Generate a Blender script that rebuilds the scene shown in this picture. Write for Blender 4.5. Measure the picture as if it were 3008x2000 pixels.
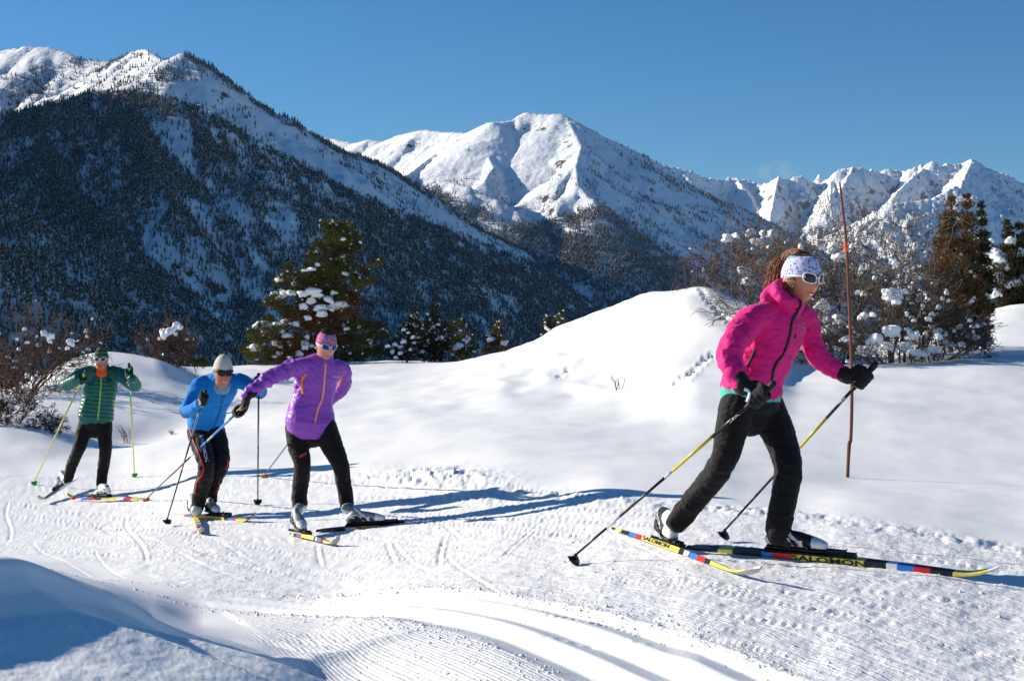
import bpy, bmesh, math, random
import numpy as np
from mathutils import Vector, Matrix, noise as mnoise
from mathutils.bvhtree import BVHTree

for o in list(bpy.data.objects): bpy.data.objects.remove(o, do_unlink=True)
scene = bpy.context.scene
COL = scene.collection
R = math.radians

# ------------------------------------------------------------------ camera
F = 4500.0; CX = 1504.0; CY = 1000.0          # focal length and centre in photo pixels (3008 wide)
cam_d = bpy.data.cameras.new('camera'); cam = bpy.data.objects.new('camera', cam_d); COL.objects.link(cam)
cam.location = (0, 0, 0); cam.rotation_euler = (R(90), 0, 0)
cam_d.sensor_width = 36; cam_d.lens = F / 3008 * 36
cam_d.clip_start = .1; cam_d.clip_end = 60000
scene.camera = cam

# ------------------------------------------------------------------ light
SUN_EL = 20.5
SUN_DIR = Vector((-1.0, .40, 0)).normalized() * math.cos(R(SUN_EL)); SUN_DIR.z = math.sin(R(SUN_EL))   # towards the sun
world = bpy.data.worlds.new('World'); scene.world = world; world.use_nodes = True
wn = world.node_tree.nodes; wl = world.node_tree.links
bg = wn['Background']
sky = wn.new('ShaderNodeTexSky'); sky.sky_type = 'NISHITA'; sky.sun_disc = False
sky.sun_elevation = R(SUN_EL); sky.sun_rotation = math.atan2(SUN_DIR.x, SUN_DIR.y)
sky.altitude = 1800; sky.air_density = 1.0; sky.dust_density = .25; sky.ozone_density = 3.0
hs = wn.new('ShaderNodeHueSaturation'); hs.inputs['Saturation'].default_value = 1.25
wl.new(sky.outputs[0], hs.inputs['Color'])
tint = wn.new('ShaderNodeMix'); tint.data_type = 'RGBA'; tint.blend_type = 'MULTIPLY'; tint.inputs[0].default_value = 1
tint.inputs[7].default_value = (.79, .945, 1.0, 1)
wl.new(hs.outputs[0], tint.inputs[6]); wl.new(tint.outputs[2], bg.inputs[0])
bg.inputs[1].default_value = .074
sl = bpy.data.lights.new('sun', 'SUN'); so = bpy.data.objects.new('sun', sl); COL.objects.link(so)
sl.energy = 5.0; sl.angle = R(.53); sl.color = (1, .925, .80)
so.rotation_euler = (-SUN_DIR).to_track_quat('-Z', 'Y').to_euler()
scene.view_settings.view_transform = 'Standard'; scene.view_settings.look = 'None'
scene.view_settings.exposure = .56; scene.view_settings.gamma = 1; scene.view_settings.use_curve_mapping = False
scene.render.engine = 'CYCLES'
scene.cycles.max_bounces = 6

# ------------------------------------------------------------------ helpers
def W(px, py, D):
    return Vector(((px - CX) / F * D, D, (CY - py) / F * D))
def tag(o, label=None, cat=None, group=None, kind=None):
    if label: o['label'] = label
    if cat: o['category'] = cat
    if group: o['group'] = group
    if kind: o['kind'] = kind
    return o
def empty(name, loc, label=None, cat=None, group=None):
    o = bpy.data.objects.new(name, None); COL.objects.link(o); o.location = loc
    o.empty_display_size = .1
    return tag(o, label, cat, group)
def link_mesh(name, me, mats, parent=None, smooth=True):
    o = bpy.data.objects.new(name, me); COL.objects.link(o)
    if not isinstance(mats, (list, tuple)): mats = [mats]
    if len(me.materials) == 0:
        for m in mats: me.materials.append(m)
    if smooth: me.shade_smooth()
    if parent:
        o.parent = parent
        mi = Matrix.Translation(parent_loc(parent)).inverted()
        if parent.type == 'EMPTY' or parent.parent is None: pass
        o.matrix_parent_inverse = Matrix.Translation(-parent_loc(parent))
    return o
def parent_loc(p):
    l = Vector(p.location)
    if p.type == 'MESH' and p.parent is not None: return Vector((0, 0, 0)) + l
    return l
def bm_obj(name, bm, mats, parent=None, smooth=True):
    me = bpy.data.meshes.new(name); bm.normal_update(); bm.to_mesh(me); bm.free()
    return link_mesh(name, me, mats, parent, smooth)
def np_mesh(name, co, faces, mats, parent=None, smooth=True):
    me = bpy.data.meshes.new(name)
    co = np.asarray(co, dtype=np.float32); faces = np.asarray(faces, dtype=np.int32)
    k = faces.shape[1]; n = len(faces)
    me.vertices.add(len(co)); me.vertices.foreach_set('co', co.ravel())
    me.loops.add(n * k); me.loops.foreach_set('vertex_index', faces.ravel())
    me.polygons.add(n); me.polygons.foreach_set('loop_start', np.arange(0, n * k, k, dtype=np.int32))
    me.update(calc_edges=True); me.validate()
    return link_mesh(name, me, mats, parent, smooth)
def set_attr(me, name, arr):
    a = me.attributes.new(name, 'FLOAT', 'POINT'); a.data.foreach_set('value', np.asarray(arr, dtype=np.float32).ravel())

# numpy noise ------------------------------------------------------
def _hash(ix, iy, seed):
    h = (ix.astype(np.int64) * 374761393 + iy.astype(np.int64) * 668265263 + seed * 1442695041) & 0xffffffff
    h = ((h ^ (h >> 13)) * 1274126177) & 0xffffffff
    h = (h ^ (h >> 16)) & 0xffffffff
    return h
def pnoise(x, y, seed=0):
    x = np.asarray(x, float); y = np.asarray(y, float)
    x0 = np.floor(x); y0 = np.floor(y); fx = x - x0; fy = y - y0
    def g(ix, iy, dx, dy):
        a = _hash(ix, iy, seed) / 4294967296.0 * 2 * np.pi
        return np.cos(a) * dx + np.sin(a) * dy
    u = fx * fx * fx * (fx * (fx * 6 - 15) + 10); v = fy * fy * fy * (fy * (fy * 6 - 15) + 10)
    a = g(x0, y0, fx, fy); b = g(x0 + 1, y0, fx - 1, fy); c = g(x0, y0 + 1, fx, fy - 1); d = g(x0 + 1, y0 + 1, fx - 1, fy - 1)
    return ((a * (1 - u) + b * u) * (1 - v) + (c * (1 - u) + d * u) * v) * 1.5
def fbm(x, y, oct=4, seed=0, gain=.5, lac=2.03):
    s = 0; a = 1; t = 0
    for i in range(oct):
        s = s + a * pnoise(x, y, seed + i * 17); t += a; a *= gain; x = x * lac + 5.2; y = y * lac + 1.3
    return s / t * 1.6
def ridged(x, y, oct=4, seed=0):
    s = 0; a = 1; t = 0
    for i in range(oct):
        s = s + a * (1 - np.abs(pnoise(x, y, seed + i * 31)) * 1.6); t += a; a *= .5; x = x * 2.07 + 3.1; y = y * 2.07 + 7.7
    return s / t
def sstep(a, b, x):
    t = np.clip((x - a) / (b - a), 0, 1); return t * t * (3 - 2 * t)
def pchip(xs, ys, xq):
    xs = np.asarray(xs, float); ys = np.asarray(ys, float); xq = np.asarray(xq, float)
    h = np.diff(xs); d = np.diff(ys, axis=0) / h[:, None] if ys.ndim == 2 else np.diff(ys) / h
    hh = h[:, None] if ys.ndim == 2 else h
    m = np.zeros_like(ys)
    s = d[:-1] * d[1:] > 0
    w1 = 2 * hh[1:] + hh[:-1]; w2 = hh[1:] + 2 * hh[:-1]
    with np.errstate(divide='ignore', invalid='ignore'):
        hm = (w1 + w2) / (w1 / d[:-1] + w2 / d[1:])
    m[1:-1] = np.where(s, hm, 0); m[0] = d[0]; m[-1] = d[-1]
    i = np.clip(np.searchsorted(xs, xq) - 1, 0, len(xs) - 2)
    t = np.clip((xq - xs[i]) / h[i], 0, 1); H = h[i]
    if ys.ndim == 2: t = t[:, None]; H = H[:, None]
    return (2*t**3 - 3*t**2 + 1) * ys[i] + (t**3 - 2*t**2 + t) * H * m[i] + (-2*t**3 + 3*t**2) * ys[i+1] + (t**3 - t**2) * H * m[i+1]

# materials --------------------------------------------------------
def S(r, g=None, b=None):
    if g is None: g = b = r
    f = lambda c: (c / 12.92 if c <= .04045 else ((c + .055) / 1.055) ** 2.4)
    return (f(r / 255), f(g / 255), f(b / 255), 1)
class MT:
    def __init__(s, name, rough=.6, spec=.3):
        s.m = bpy.data.materials.new(name); s.m.use_nodes = True
        s.n = s.m.node_tree.nodes; s.l = s.m.node_tree.links
        s.b = s.n['Principled BSDF']; s.b.inputs['Roughness'].default_value = rough
        s.b.inputs['Specular IOR Level'].default_value = spec
    def node(s, t, **k):
        n = s.n.new(t)
        for a, v in k.items(): setattr(n, a, v)
        return n
    def coord(s, kind='Object', scale=None, rot=None):
        c = s.node('ShaderNodeTexCoord').outputs[kind]
        if scale is None and rot is None: return c
        m = s.node('ShaderNodeMapping'); s.l.new(c, m.inputs[0])
        if scale is not None: m.inputs['Scale'].default_value = scale if hasattr(scale, '__len__') else (scale,) * 3
        if rot is not None: m.inputs['Rotation'].default_value = rot
        return m.outputs[0]
    def noise(s, vec, scale, detail=3, rough=.55):
        n = s.node('ShaderNodeTexNoise'); n.inputs['Scale'].default_value = scale
        n.inputs['Detail'].default_value = detail; n.inputs['Roughness'].default_value = rough
        if vec is not None: s.l.new(vec, n.inputs['Vector'])
        return n.outputs['Fac']
    def ramp(s, fac, stops, mode='LINEAR'):
        r = s.node('ShaderNodeValToRGB'); s.l.new(fac, r.inputs[0]); r.color_ramp.interpolation = mode
        e = r.color_ramp.elements
        while len(e) < len(stops): e.new(.5)
        for i, (p, c) in enumerate(stops):
            e[i].position = p; e[i].color = c if hasattr(c, '__len__') else (c, c, c, 1)
        return r.outputs[0]
    def mix(s, fac, a, b, mode='MIX'):
        m = s.node('ShaderNodeMix', data_type='RGBA', blend_type=mode)
        for i, v in ((0, fac), (6, a), (7, b)):
            if hasattr(v, 'is_output') or hasattr(v, 'links'): s.l.new(v, m.inputs[i])
            else: m.inputs[i].default_value = v
        return m.outputs[2]
    def math(s, op, a, b=0.0, c=0.0, clamp=False):
        m = s.node('ShaderNodeMath', operation=op, use_clamp=clamp)
        for i, v in enumerate((a, b, c)):
            if hasattr(v, 'links'): s.l.new(v, m.inputs[i])
            else: m.inputs[i].default_value = v
        return m.outputs[0]
    def attr(s, name):
        return s.node('ShaderNodeAttribute', attribute_name=name).outputs['Fac']
    def bump(s, h, strength=.3, dist=.01, prev=None):
        b = s.node('ShaderNodeBump'); b.inputs['Strength'].default_value = strength; b.inputs['Distance'].default_value = dist
        s.l.new(h, b.inputs['Height'])
        if prev is not None: s.l.new(prev, b.inputs['Normal'])
        return b.outputs[0]
    def color(s, c):
        if hasattr(c, 'links'): s.l.new(c, s.b.inputs['Base Color'])
        else: s.b.inputs['Base Color'].default_value = c
        return s
    def normal(s, n): s.l.new(n, s.b.inputs['Normal']); return s
def plain(name, col, rough=.5, var=.12, nscale=30, bump=.15, spec=.3, metal=0.0):
    t = MT(name, rough, spec); v = t.coord('Object')
    n = t.noise(v, nscale, 4)
    k = t.ramp(n, [(.3, 1 - var), (.7, 1 + var)])
    t.color(t.mix(1.0, col, k, 'MULTIPLY')); t.b.inputs['Metallic'].default_value = metal
    if bump: t.normal(t.bump(n, bump, .003))
    return t.m
# ------------------------------------------------------------------ snow material
def snow_material(name, fine=True):
    t = MT(name, .7, .15)
    v = t.coord('Object')
    n1 = t.noise(v, 1.3, 3); n2 = t.noise(v, 55, 5, .65); n3 = t.noise(v, 9, 4)
    t.color(t.ramp(n1, [(.3, (.875, .87, .865, 1)), (.7, (.91, .905, .895, 1))]))
    nb = t.bump(n3, .10, .03); nb = t.bump(n2, .22, .006, nb)
    if fine:
        pist = t.attr('piste'); along = t.attr('along'); across = t.attr('across')
        cmb = t.node('ShaderNodeCombineXYZ'); t.l.new(along, cmb.inputs[0]); t.l.new(across, cmb.inputs[1])
        mp = t.node('ShaderNodeMapping'); t.l.new(cmb.outputs[0], mp.inputs[0]); mp.inputs['Scale'].default_value = (.5, 17, 1)
        st = t.noise(mp.outputs[0], 2.2, 5, .6)
        ch = t.noise(v, 17, 6, .7)
        ch2 = t.ramp(t.noise(v, 34, 4, .6), [(.56, 0), (.70, 1)])
        hgt = t.math('ADD', t.math('MULTIPLY', st, .75), t.math('MULTIPLY', ch, .30)); hgt = t.math('ADD', hgt, t.math('MULTIPLY', ch2, .22))
        hgt = t.math('MULTIPLY', hgt, pist)
        nb = t.bump(hgt, .75, .017, nb)
        rib = t.math('SINE', t.math('MULTIPLY', across, 2 * math.pi / .018))
        rib = t.math('MULTIPLY', rib, t.attr('ribs'))
        nb = t.bump(rib, .34, .0022, nb)
    t.normal(nb)
    t.b.inputs['Subsurface Weight'].default_value = 0
    return t.m
M_SNOW = snow_material('trail_snow'); M_SNOW2 = snow_material('snow_clump_white', False)

# ------------------------------------------------------------------ near snow field: profile of the land by bearing and distance
def Zp(D, py): return -(py - 1000) / F * D
prof = {
 -1400: [(1.2,-.75),(3,-.55),(5,-.62),(7,-.78),(8,-.9),(9.5,-1.2),(11.5,-1.6),(14,-1.9),(17,-2.0),(20,-1.9),(24,-1.3),(32,-.9),(40,-1.1),(60,-3),(90,-9)],
 0:   [(1.2,-.9),(3,-.55),(4.5,-.64),(5.5,-.80),(6.7,-.97),(8,-1.14),(9.5,-1.38),(11.5,-1.63),(14,-1.78),(17,-1.85),(20,-1.73),(24,-1.33),(32,-1.07),(40,-1.4),(60,-4),(90,-12)],
 300: [(1.2,-1.0),(3,-.7),(4.9,-.80),(6,-.98),(7,-1.12),(8,-1.26),(9.5,-1.46),(12,-1.62),(15,-1.75),(17.6,-1.78),(19.5,-1.72),(22,-1.61),(26,-1.33),(31,-.76),(35,-.28),(42,-.5),(60,-3.5),(90,-12)],
 450: [(1.2,-1.1),(3,-.85),(5.1,-.935),(6,-1.08),(7,-1.2),(8,-1.32),(9.5,-1.46),(13,-1.60),(15,-1.67),(17.6,-1.68),(19.5,-1.62),(22,-1.54),(26,-1.33),(31,-.86),(35,-.40),(42,-.6),(60,-3.5),(90,-12)],
 600: [(1.2,-1.15),(3,-1.0),(5.4,-1.07),(6.2,-1.17),(7,-1.28),(8,-1.36),(10,-1.46),(13.2,-1.55),(15,-1.54),(17,-1.5),(20,-1.47),(25,-1.39),(30,-1.1),(38,-.8),(45,-.78),(60,-3.5),(90,-12)],
 900: [(1.2,-1.12),(3,-1.11),(5.8,-1.19),(6.2,-1.21),(7,-1.26),(8,-1.36),(10,-1.44),(11.7,-1.46),(14,-1.42),(16,-1.38),(20,-1.33),(25,-1.22),(32,-1.0),(45,-.68),(60,-3.5),(90,-12)],
 1200:[(1.2,-1.12),(5,-1.12),(6.5,-1.16),(7.5,-1.22),(9,-1.32),(11,-1.35),(13,-1.3),(15,-1.25),(17,-1.21),(22,-1.12),(28,-1.0),(38,-.72),(46,-.61),(60,-3.5),(90,-12)],
 1500:[(1.2,-1.11),(5,-1.11),(6.5,-1.13),(7.5,-1.16),(9,-1.21),(11,-1.22),(12.6,-1.14),(15,-1.1),(20,-1.04),(24,-.91),(28,-.68),(34,-.38),(38,-.24),(45,-.7),(60,-3.5),(90,-12)],
 1650:[(1.2,-1.11),(5,-1.11),(7,-1.13),(9,-1.17),(11,-1.15),(12.6,-1.1),(15,-1.08),(20,-1.0),(24,-.86),(28,-.5),(33,.0),(38,.35),(45,-.2),(60,-3.5),(90,-12)],
 1800:[(1.2,-1.11),(5,-1.11),(7,-1.1),(9,-1.12),(10.5,-1.1),(12,-1.07),(15,-1.07),(19,-1.0),(22,-.84),(26,-.42),(30,.16),(36,.8),(43,.4),(60,-3),(90,-12)],
 1950:[(1.2,-1.11),(5,-1.105),(7,-1.08),(9,-1.08),(10.5,-1.08),(12,-1.06),(15,-1.07),(18,-.98),(21,-.72),(25,-.2),(29,.5),(34,1.1),(41,.7),(60,-3),(90,-12)],
 2060:[(1.2,-1.11),(5,-1.09),(7,-1.06),(9,-1.07),(10.5,-1.07),(12,-1.06),(15,-1.07),(17,-1.0),(20,-.71),(24,-.2),(28,.6),(32,1.12),(39,.7),(60,-3),(90,-12)],
 2200:[(1.2,-1.11),(5,-1.09),(7,-1.06),(9,-1.06),(10.5,-1.08),(13,-1.1),(16,-1.05),(19,-.8),(23,-.3),(27,.4),(30,.70),(36,.4),(60,-3),(90,-12)],
 2350:[(1.2,-1.11),(5,-1.09),(7,-1.06),(9,-1.06),(10.5,-1.09),(13,-1.13),(16,-1.06),(20,-.78),(24,-.45),(28,-.1),(32,.1),(40,.0),(60,-3),(90,-12)],
 2500:[(1.2,-1.11),(5,-1.08),(7,-1.06),(8.5,-1.04),(9.5,-1.05),(11,-1.09),(13,-1.16),(16,-1.06),(20,-.76),(25,-.40),(30,-.4),(40,-.2),(60,-3),(90,-12)],
 2750:[(1.2,-1.11),(5,-1.09),(7,-1.07),(8.5,-1.06),(9.5,-1.07),(11,-1.11),(13,-1.18),(16,-1.06),(20,-.76),(26,-.28),(32,-.2),(40,.35),(50,.3),(65,-3),(90,-12)],
 3008:[(1.2,-1.11),(5,-1.1),(6.5,-1.1),(7.6,-1.08),(9,-1.09),(11,-1.14),(13,-1.19),(16,-1.06),(20,-.76),(26,-.19),(30,-.12),(34,.2),(40,.95),(50,1.0),(70,-3),(90,-12)],
 4400:[(1.2,-1.11),(5,-1.1),(6.5,-1.1),(7.6,-1.08),(9,-1.1),(11,-1.15),(13,-1.18),(16,-1.0),(20,-.7),(26,-.1),(30,.1),(34,.5),(40,1.2),(50,1.3),(70,-3),(90,-12)],
}
NR = 430
s0, s1 = 1.2 ** -.5, 3.3 ** -.5
Ds = np.concatenate([np.linspace(s0, s1, 45, endpoint=False), np.linspace(s1, 90 ** -.5, NR)]) ** -2
pxs = np.concatenate([np.linspace(-9000, -1600, 24, endpoint=False), np.linspace(-1600, -150, 70, endpoint=False), np.linspace(-150, 3158, 830), np.linspace(3158, 12000, 31)[1:]])
keys = sorted(prof)
tabl = np.array([pchip([a for a, b in prof[k]], [b for a, b in prof[k]], Ds) for k in keys])
GZ = pchip(keys, tabl, np.clip(pxs, keys[0], keys[-1]))                 # [px, D]
GX = (pxs[:, None] - CX) / F * Ds[None, :]; GY = np.repeat(Ds[None, :], len(pxs), 0)

def polydist(X, Y, pts):
    """signed distance to a polyline (+ on its left), and the length along it"""
    best = np.full(X.shape, 1e9); sd = np.zeros(X.shape); al = np.zeros(X.shape); L = 0
    n = len(pts) - 1
    for i, ((ax, ay), (bx, by)) in enumerate(zip(pts[:-1], pts[1:])):
        dx, dy = bx - ax, by - ay; l = math.hypot(dx, dy)
        t = ((X - ax) * dx + (Y - ay) * dy) / l / l
        tc = np.clip(t, 0 if i else -1e9 if False else 0, 1)
        if i == 0: tc = np.minimum(t, 1)
        if i == n - 1: tc = np.maximum(t, 0)
        if n == 1: tc = t
        ex = X - ax - tc * dx; ey = Y - ay - tc * dy; d = np.hypot(ex, ey)
        sg = np.sign(dx * (Y - ay) - dy * (X - ax))
        m = d < best
        best = np.where(m, d, best); sd = np.where(m, d * sg, sd); al = np.where(m, L + tc * l, al); L += l
    return sd, al, L
def smooth_poly(pts, n=8):
    pts = [np.array(p, float) for p in pts]; P = [2 * pts[0] - pts[1]] + pts + [2 * pts[-1] - pts[-2]]; out = []
    for i in range(1, len(P) - 2):
        for k in range(n):
            t = k / n; a, b, c, d = P[i-1], P[i], P[i+1], P[i+2]
            out.append(.5 * ((2*b) + (-a + c)*t + (2*a - 5*b + 4*c - d)*t*t + (-a + 3*b - 3*c + d)*t**3))
    out.append(pts[-1]); return [tuple(p) for p in out]
GPY = CY - GZ / GY * F; GPX = np.repeat(pxs[:, None], len(Ds), 1)
# where the groomed trail lies
far_edge = np.interp(GPX, [-1500, 0, 500, 1000, 1200, 1500, 1990, 2300, 2650, 3008, 4400], [1400, 1392, 1387, 1395, 1412, 1440, 1478, 1500, 1550, 1615, 1800])
near_x = [-1500, 0, 165, 434, 560, 714, 893, 1000, 1150, 1400]; near_y = [1600, 1634, 1647, 1696, 1750, 1836, 1939, 2010, 2150, 2600]
near_edge = np.where(GPX > 1400, 1e5, np.interp(GPX, near_x, near_y))
wob = fbm(GX * 1.6, GY * 1.6, 3, 5) * 10
FARM = sstep(-6, 12, GPY - far_edge + wob) * (GY < 24)
# classic track
track_pts = smooth_poly([(-4.6, 9.6), (-3.2, 8.95), (-1.9, 8.3), (-1.25, 7.85), (-.66, 7.25), (-.15, 6.5), (.19, 5.88), (.52, 5.1), (.85, 4.2), (1.1, 3.2), (1.3, 1)], 16)
TS, TA, TL = polydist(GX, GY, track_pts)      # + on the left hand of travel = far/right side
prof_u = np.array([-.50, -.36, -.34, -.21, -.11, .02, .12, .25, .32, .36, .50])
prof_z = np.array([0, .0, .002, -.032, .006, -.030, .008, -.026, .004, 0, 0])
start = sstep(3.0, 4.1, TA)
PISTE = FARM * np.maximum(sstep(-4, 16, near_edge - GPY + wob), sstep(.24, .30, TS) * sstep(3.4, 4.0, TA))
gro = np.interp(TS, prof_u, prof_z) * start
GZ = GZ + gro
track_m = (sstep(-.36, -.33, TS) * (1 - sstep(.25, .29, TS))) * start
RIBS = sstep(-1.05, -.9, TS) * (1 - sstep(-.37, -.34, TS)) * sstep(4.3, 5.4, TA) + .35 * sstep(.25, .35, TS) * (1 - sstep(1.3, 2.6, TS)) * sstep(3.2, 4.4, TA)
PISTE = PISTE * (1 - track_m)
# chopped surface of the trail
ribm = sstep(-1.25, -1.0, TS) * (1 - sstep(-.28, -.24, TS)) * sstep(3.0, 4.2, TA)
rough = PISTE * (1 - .85 * ribm)
GZ = GZ + rough * (.007 * fbm(GX * 7, GY * 7, 4, 3, .6) + .004 * fbm(GX * 3 + GY, GY * 9, 3, 9))
edge_l = np.exp(-((GPY - far_edge - 6) / 16.) ** 2) * (GY < 24)
GZ = GZ + edge_l * (.035 * np.abs(fbm(GX * 4, GY * 3, 4, 21, .6)) - .008) * sstep(500, 1000, GPX)
lump = np.exp(-(((GPX - 1290) / 170) ** 2 + ((GPY - 1408) / 28) ** 2))
GZ = GZ + lump * (.07 + .06 * fbm(GX * 6, GY * 5, 4, 33, .65))
# powder: soft wind ripples and hollows
pow_m = 1 - PISTE
GZ = GZ + pow_m * (.028 * fbm(GX * .35, GY * .28, 3, 41) * sstep(8, 16, GY) + .012 * fbm(GX * .9, GY * .6, 3, 47))
GZ = GZ + np.where(GY > 15, 1, 0) * sstep(15, 22, GY) * .035 * fbm(GX * .5 + GY * .15, GY * .33, 3, 55) * pow_m
hum = np.exp(-(((GPX - 1750) / 330) ** 2)) * sstep(21, 26, GY)
GZ = GZ + hum * .035 * np.sin(GX * 5.2 + 1.2 * fbm(GX * .7, GY * .5, 2, 61) * 2 + GY * .35)
# hollow in the left bank, behind the blue skier
GZ = GZ - .24 * np.exp(-(((GX + 5.9) / .8) ** 2 + ((GY - 25.) / 2.2) ** 2)) * 1
# drift in the near left corner: its scarp faces the camera
scarp = smooth_poly([(-3.2, 1.2), (-2.6, 2.5), (-2.0, 3.5), (-1.5, 4.5), (-1.33, 4.8), (-1.14, 5.3), (-.93, 5.6), (-.755, 5.8), (-.3, 6.15)], 6)
SS, SA, SL = polydist(GX, GY, scarp)
SU = -SS + .06 * fbm(GX * 1.1, GY * 1.1, 2, 71)
def _samp(x, y):
    px_ = CX + x / y * F; i = int(np.clip(np.searchsorted(pxs, px_), 0, len(pxs) - 1)); j = int(np.argmin(np.abs(Ds - y))); return GZ[i, j]
cl = [0]; 
for (a_, b_) in zip(scarp[:-1], scarp[1:]): cl.append(cl[-1] + math.hypot(b_[0] - a_[0], b_[1] - a_[1]))
zc = np.interp(SA, [cl[0], cl[6], cl[18], cl[24], cl[30], cl[36], cl[42], cl[48]], [-.42, -.50, -.645, -.76, -.985, -1.11, -1.19, -1.24])
drop = np.interp(SU, [0, .05, .13, .24, .6, 1.0, 2.2], [0, .014, .076, .125, .175, .245, .48])
bl = sstep(0, .08, SU) * np.interp(SA, [0, SL * .80, SL * .99], [1, 1, 0]) * (1 - sstep(-.75, .1, GX))
GZ = GZ * (1 - bl) + (zc - drop) * bl
camside = sstep(.15, .4, SU) * (1 - sstep(-.9, -.2, GX))
GZ = GZ + camside * (.012 * fbm(GX * 1.9, GY * 1.9, 3, 83) + .0028 * fbm(GX * 17, GY * 17, 4, 85, .65))
rip = np.exp(-((SS - .3) / .28) ** 2) * np.exp(-((GX + .75) / .38) ** 2)
GZ = GZ + rip * .014 * np.sin((GY * 1.0 + GX * .25) * 38 + 2.5 * fbm(GX * 2, GY * 2, 2, 91))
# single ski marks scratched into the trail: photo positions of both ends
marks = [(370,1520,425,1650),(20,1470,330,1520),(30,1490,520,1575),(60,1545,560,1620),(560,1610,820,1690),(640,1585,980,1590),(1310,1570,1303,1660),
         (900,1610,1500,1650),(1180,1590,1800,1660),(28,1470,20,1590),(520,1560,900,1640),(120,1480,220,1400),(640,1500,560,1590),(1500,1560,1980,1640),(1200,1500,2000,1560),(2400,1720,3000,1800),
         (1700,1700,2600,1830),(2270,1700,2900,1730),(1420,1480,2050,1530),(300,1560,700,1650),(430,1440,1200,1420),(60,1420,700,1440),(1840,1690,2300,1760),(1000,1560,1400,1610),(1560,1560,1480,1640),(1000,1460,1500,1470),(930,1600,960,1665),(1135,1590,1180,1655)]
rm = random.Random(12)
for _ in range(46):
    ax = rm.uniform(-80, 2900); ay = rm.uniform(1410, 1640) if ax < 1500 else rm.uniform(1560, 1950); l = rm.uniform(250, 900)
    marks.append((ax, ay, ax + l, ay + l * rm.uniform(.02, .17)))
for _ in range(26):
    ax = rm.uniform(0, 1900); ay = rm.uniform(1420, 1640); marks.append((ax, ay, ax + rm.choice((-1, 1)) * rm.uniform(60, 260), ay + rm.uniform(50, 120)))
def flatD(px, py):
    i = int(np.clip(np.searchsorted(pxs, px), 0, len(pxs) - 1)); col = GPY[i]
    k = np.where(col <= py)[0]; return Ds[k[0]] if len(k) else Ds[0]
for mk, (ax, ay, bx, by) in enumerate(marks):
    mw = rm.uniform(.45, .8) if mk > 27 else .8; md = rm.uniform(.3, .75) if mk > 27 else .8
    Da, Db = flatD(ax, ay), flatD(bx, by)
    A = ((ax - CX) / F * Da, Da); B = ((bx - CX) / F * Db, Db)
    l = math.hypot(B[0] - A[0], B[1] - A[1]) + 1e-6; ux, uy = (B[0] - A[0]) / l, (B[1] - A[1]) / l
    al = (GX - A[0]) * ux + (GY - A[1]) * uy; ac = (GX - A[0]) * (-uy) + (GY - A[1]) * ux + .03 * np.sin(al * 1.3)
    k = sstep(0, .25, al) * (1 - sstep(l - .25, l, al))
    GZ = GZ + k * md * (-.010 * np.exp(-(ac / (.016 * mw)) ** 2) + .007 * np.exp(-((ac - .026 * mw) / (.012 * mw)) ** 2))
# footprints of an animal up the mound: photo positions
fp = [(1645,1108),(1668,1092),(1990,1128),(2006,1112),(2024,1102),(2042,1088),(2058,1072),(2072,1062),(2092,1050),(2066,866),(2074,880),(2086,893),(2100,905),(2112,922),(2128,936),(2142,950),(2058,852),(2030,1098),(2012,1120)]
for (ax, ay) in fp:
    i = int(np.searchsorted(pxs, ax)); col = CY - GZ[i] / Ds * F
    k = np.where((col <= ay) & (Ds > 15))[0]
    if not len(k): continue
    Da = Ds[k[0]]; x = (ax - CX) / F * Da
    r2 = ((GX - x) / .06) ** 2 + ((GY - Da) / .16) ** 2
    GZ = GZ - .04 * np.exp(-r2 ** 1.5) + .01 * np.exp(-((np.sqrt(r2) - 1.5) / .4) ** 2)
nx, ny = GZ.shape
idx = np.arange(nx * ny).reshape(nx, ny)
faces = np.stack([idx[:-1, :-1], idx[1:, :-1], idx[1:, 1:], idx[:-1, 1:]], -1).reshape(-1, 4)
snow = np_mesh('snow_ground', np.stack([GX, GY, GZ], -1).reshape(-1, 3), faces, M_SNOW)
tag(snow, kind='structure')
set_attr(snow.data, 'piste', PISTE); set_attr(snow.data, 'ribs', RIBS * (1 - track_m)); set_attr(snow.data, 'along', TA); set_attr(snow.data, 'across', TS)

def ground_z(x, y):
    px = CX + x / y * F
    i = np.clip(np.searchsorted(pxs, px) - 1, 0, nx - 2); j = np.clip(np.searchsorted(Ds, y) - 1, 0, ny - 2)
    a = np.clip((px - pxs[i]) / (pxs[i+1] - pxs[i]), 0, 1); b = np.clip((y - Ds[j]) / (Ds[j+1] - Ds[j]), 0, 1)
    return float((GZ[i, j] * (1 - a) + GZ[i+1, j] * a) * (1 - b) + (GZ[i, j+1] * (1 - a) + GZ[i+1, j+1] * a) * b)
def Gp(px, py, dmin=3.5, dz=0):
    """point of the snow seen at that place in the photograph"""
    i = int(np.clip(np.searchsorted(pxs, px), 0, nx - 1)); col = CY - GZ[i] / Ds * F
    k = np.where((col <= py) & (Ds > dmin))[0]; D = Ds[k[0]] if len(k) else 60.
    x = (px - CX) / F * D
    return Vector((x, D, ground_z(x, D) + dz))

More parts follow.
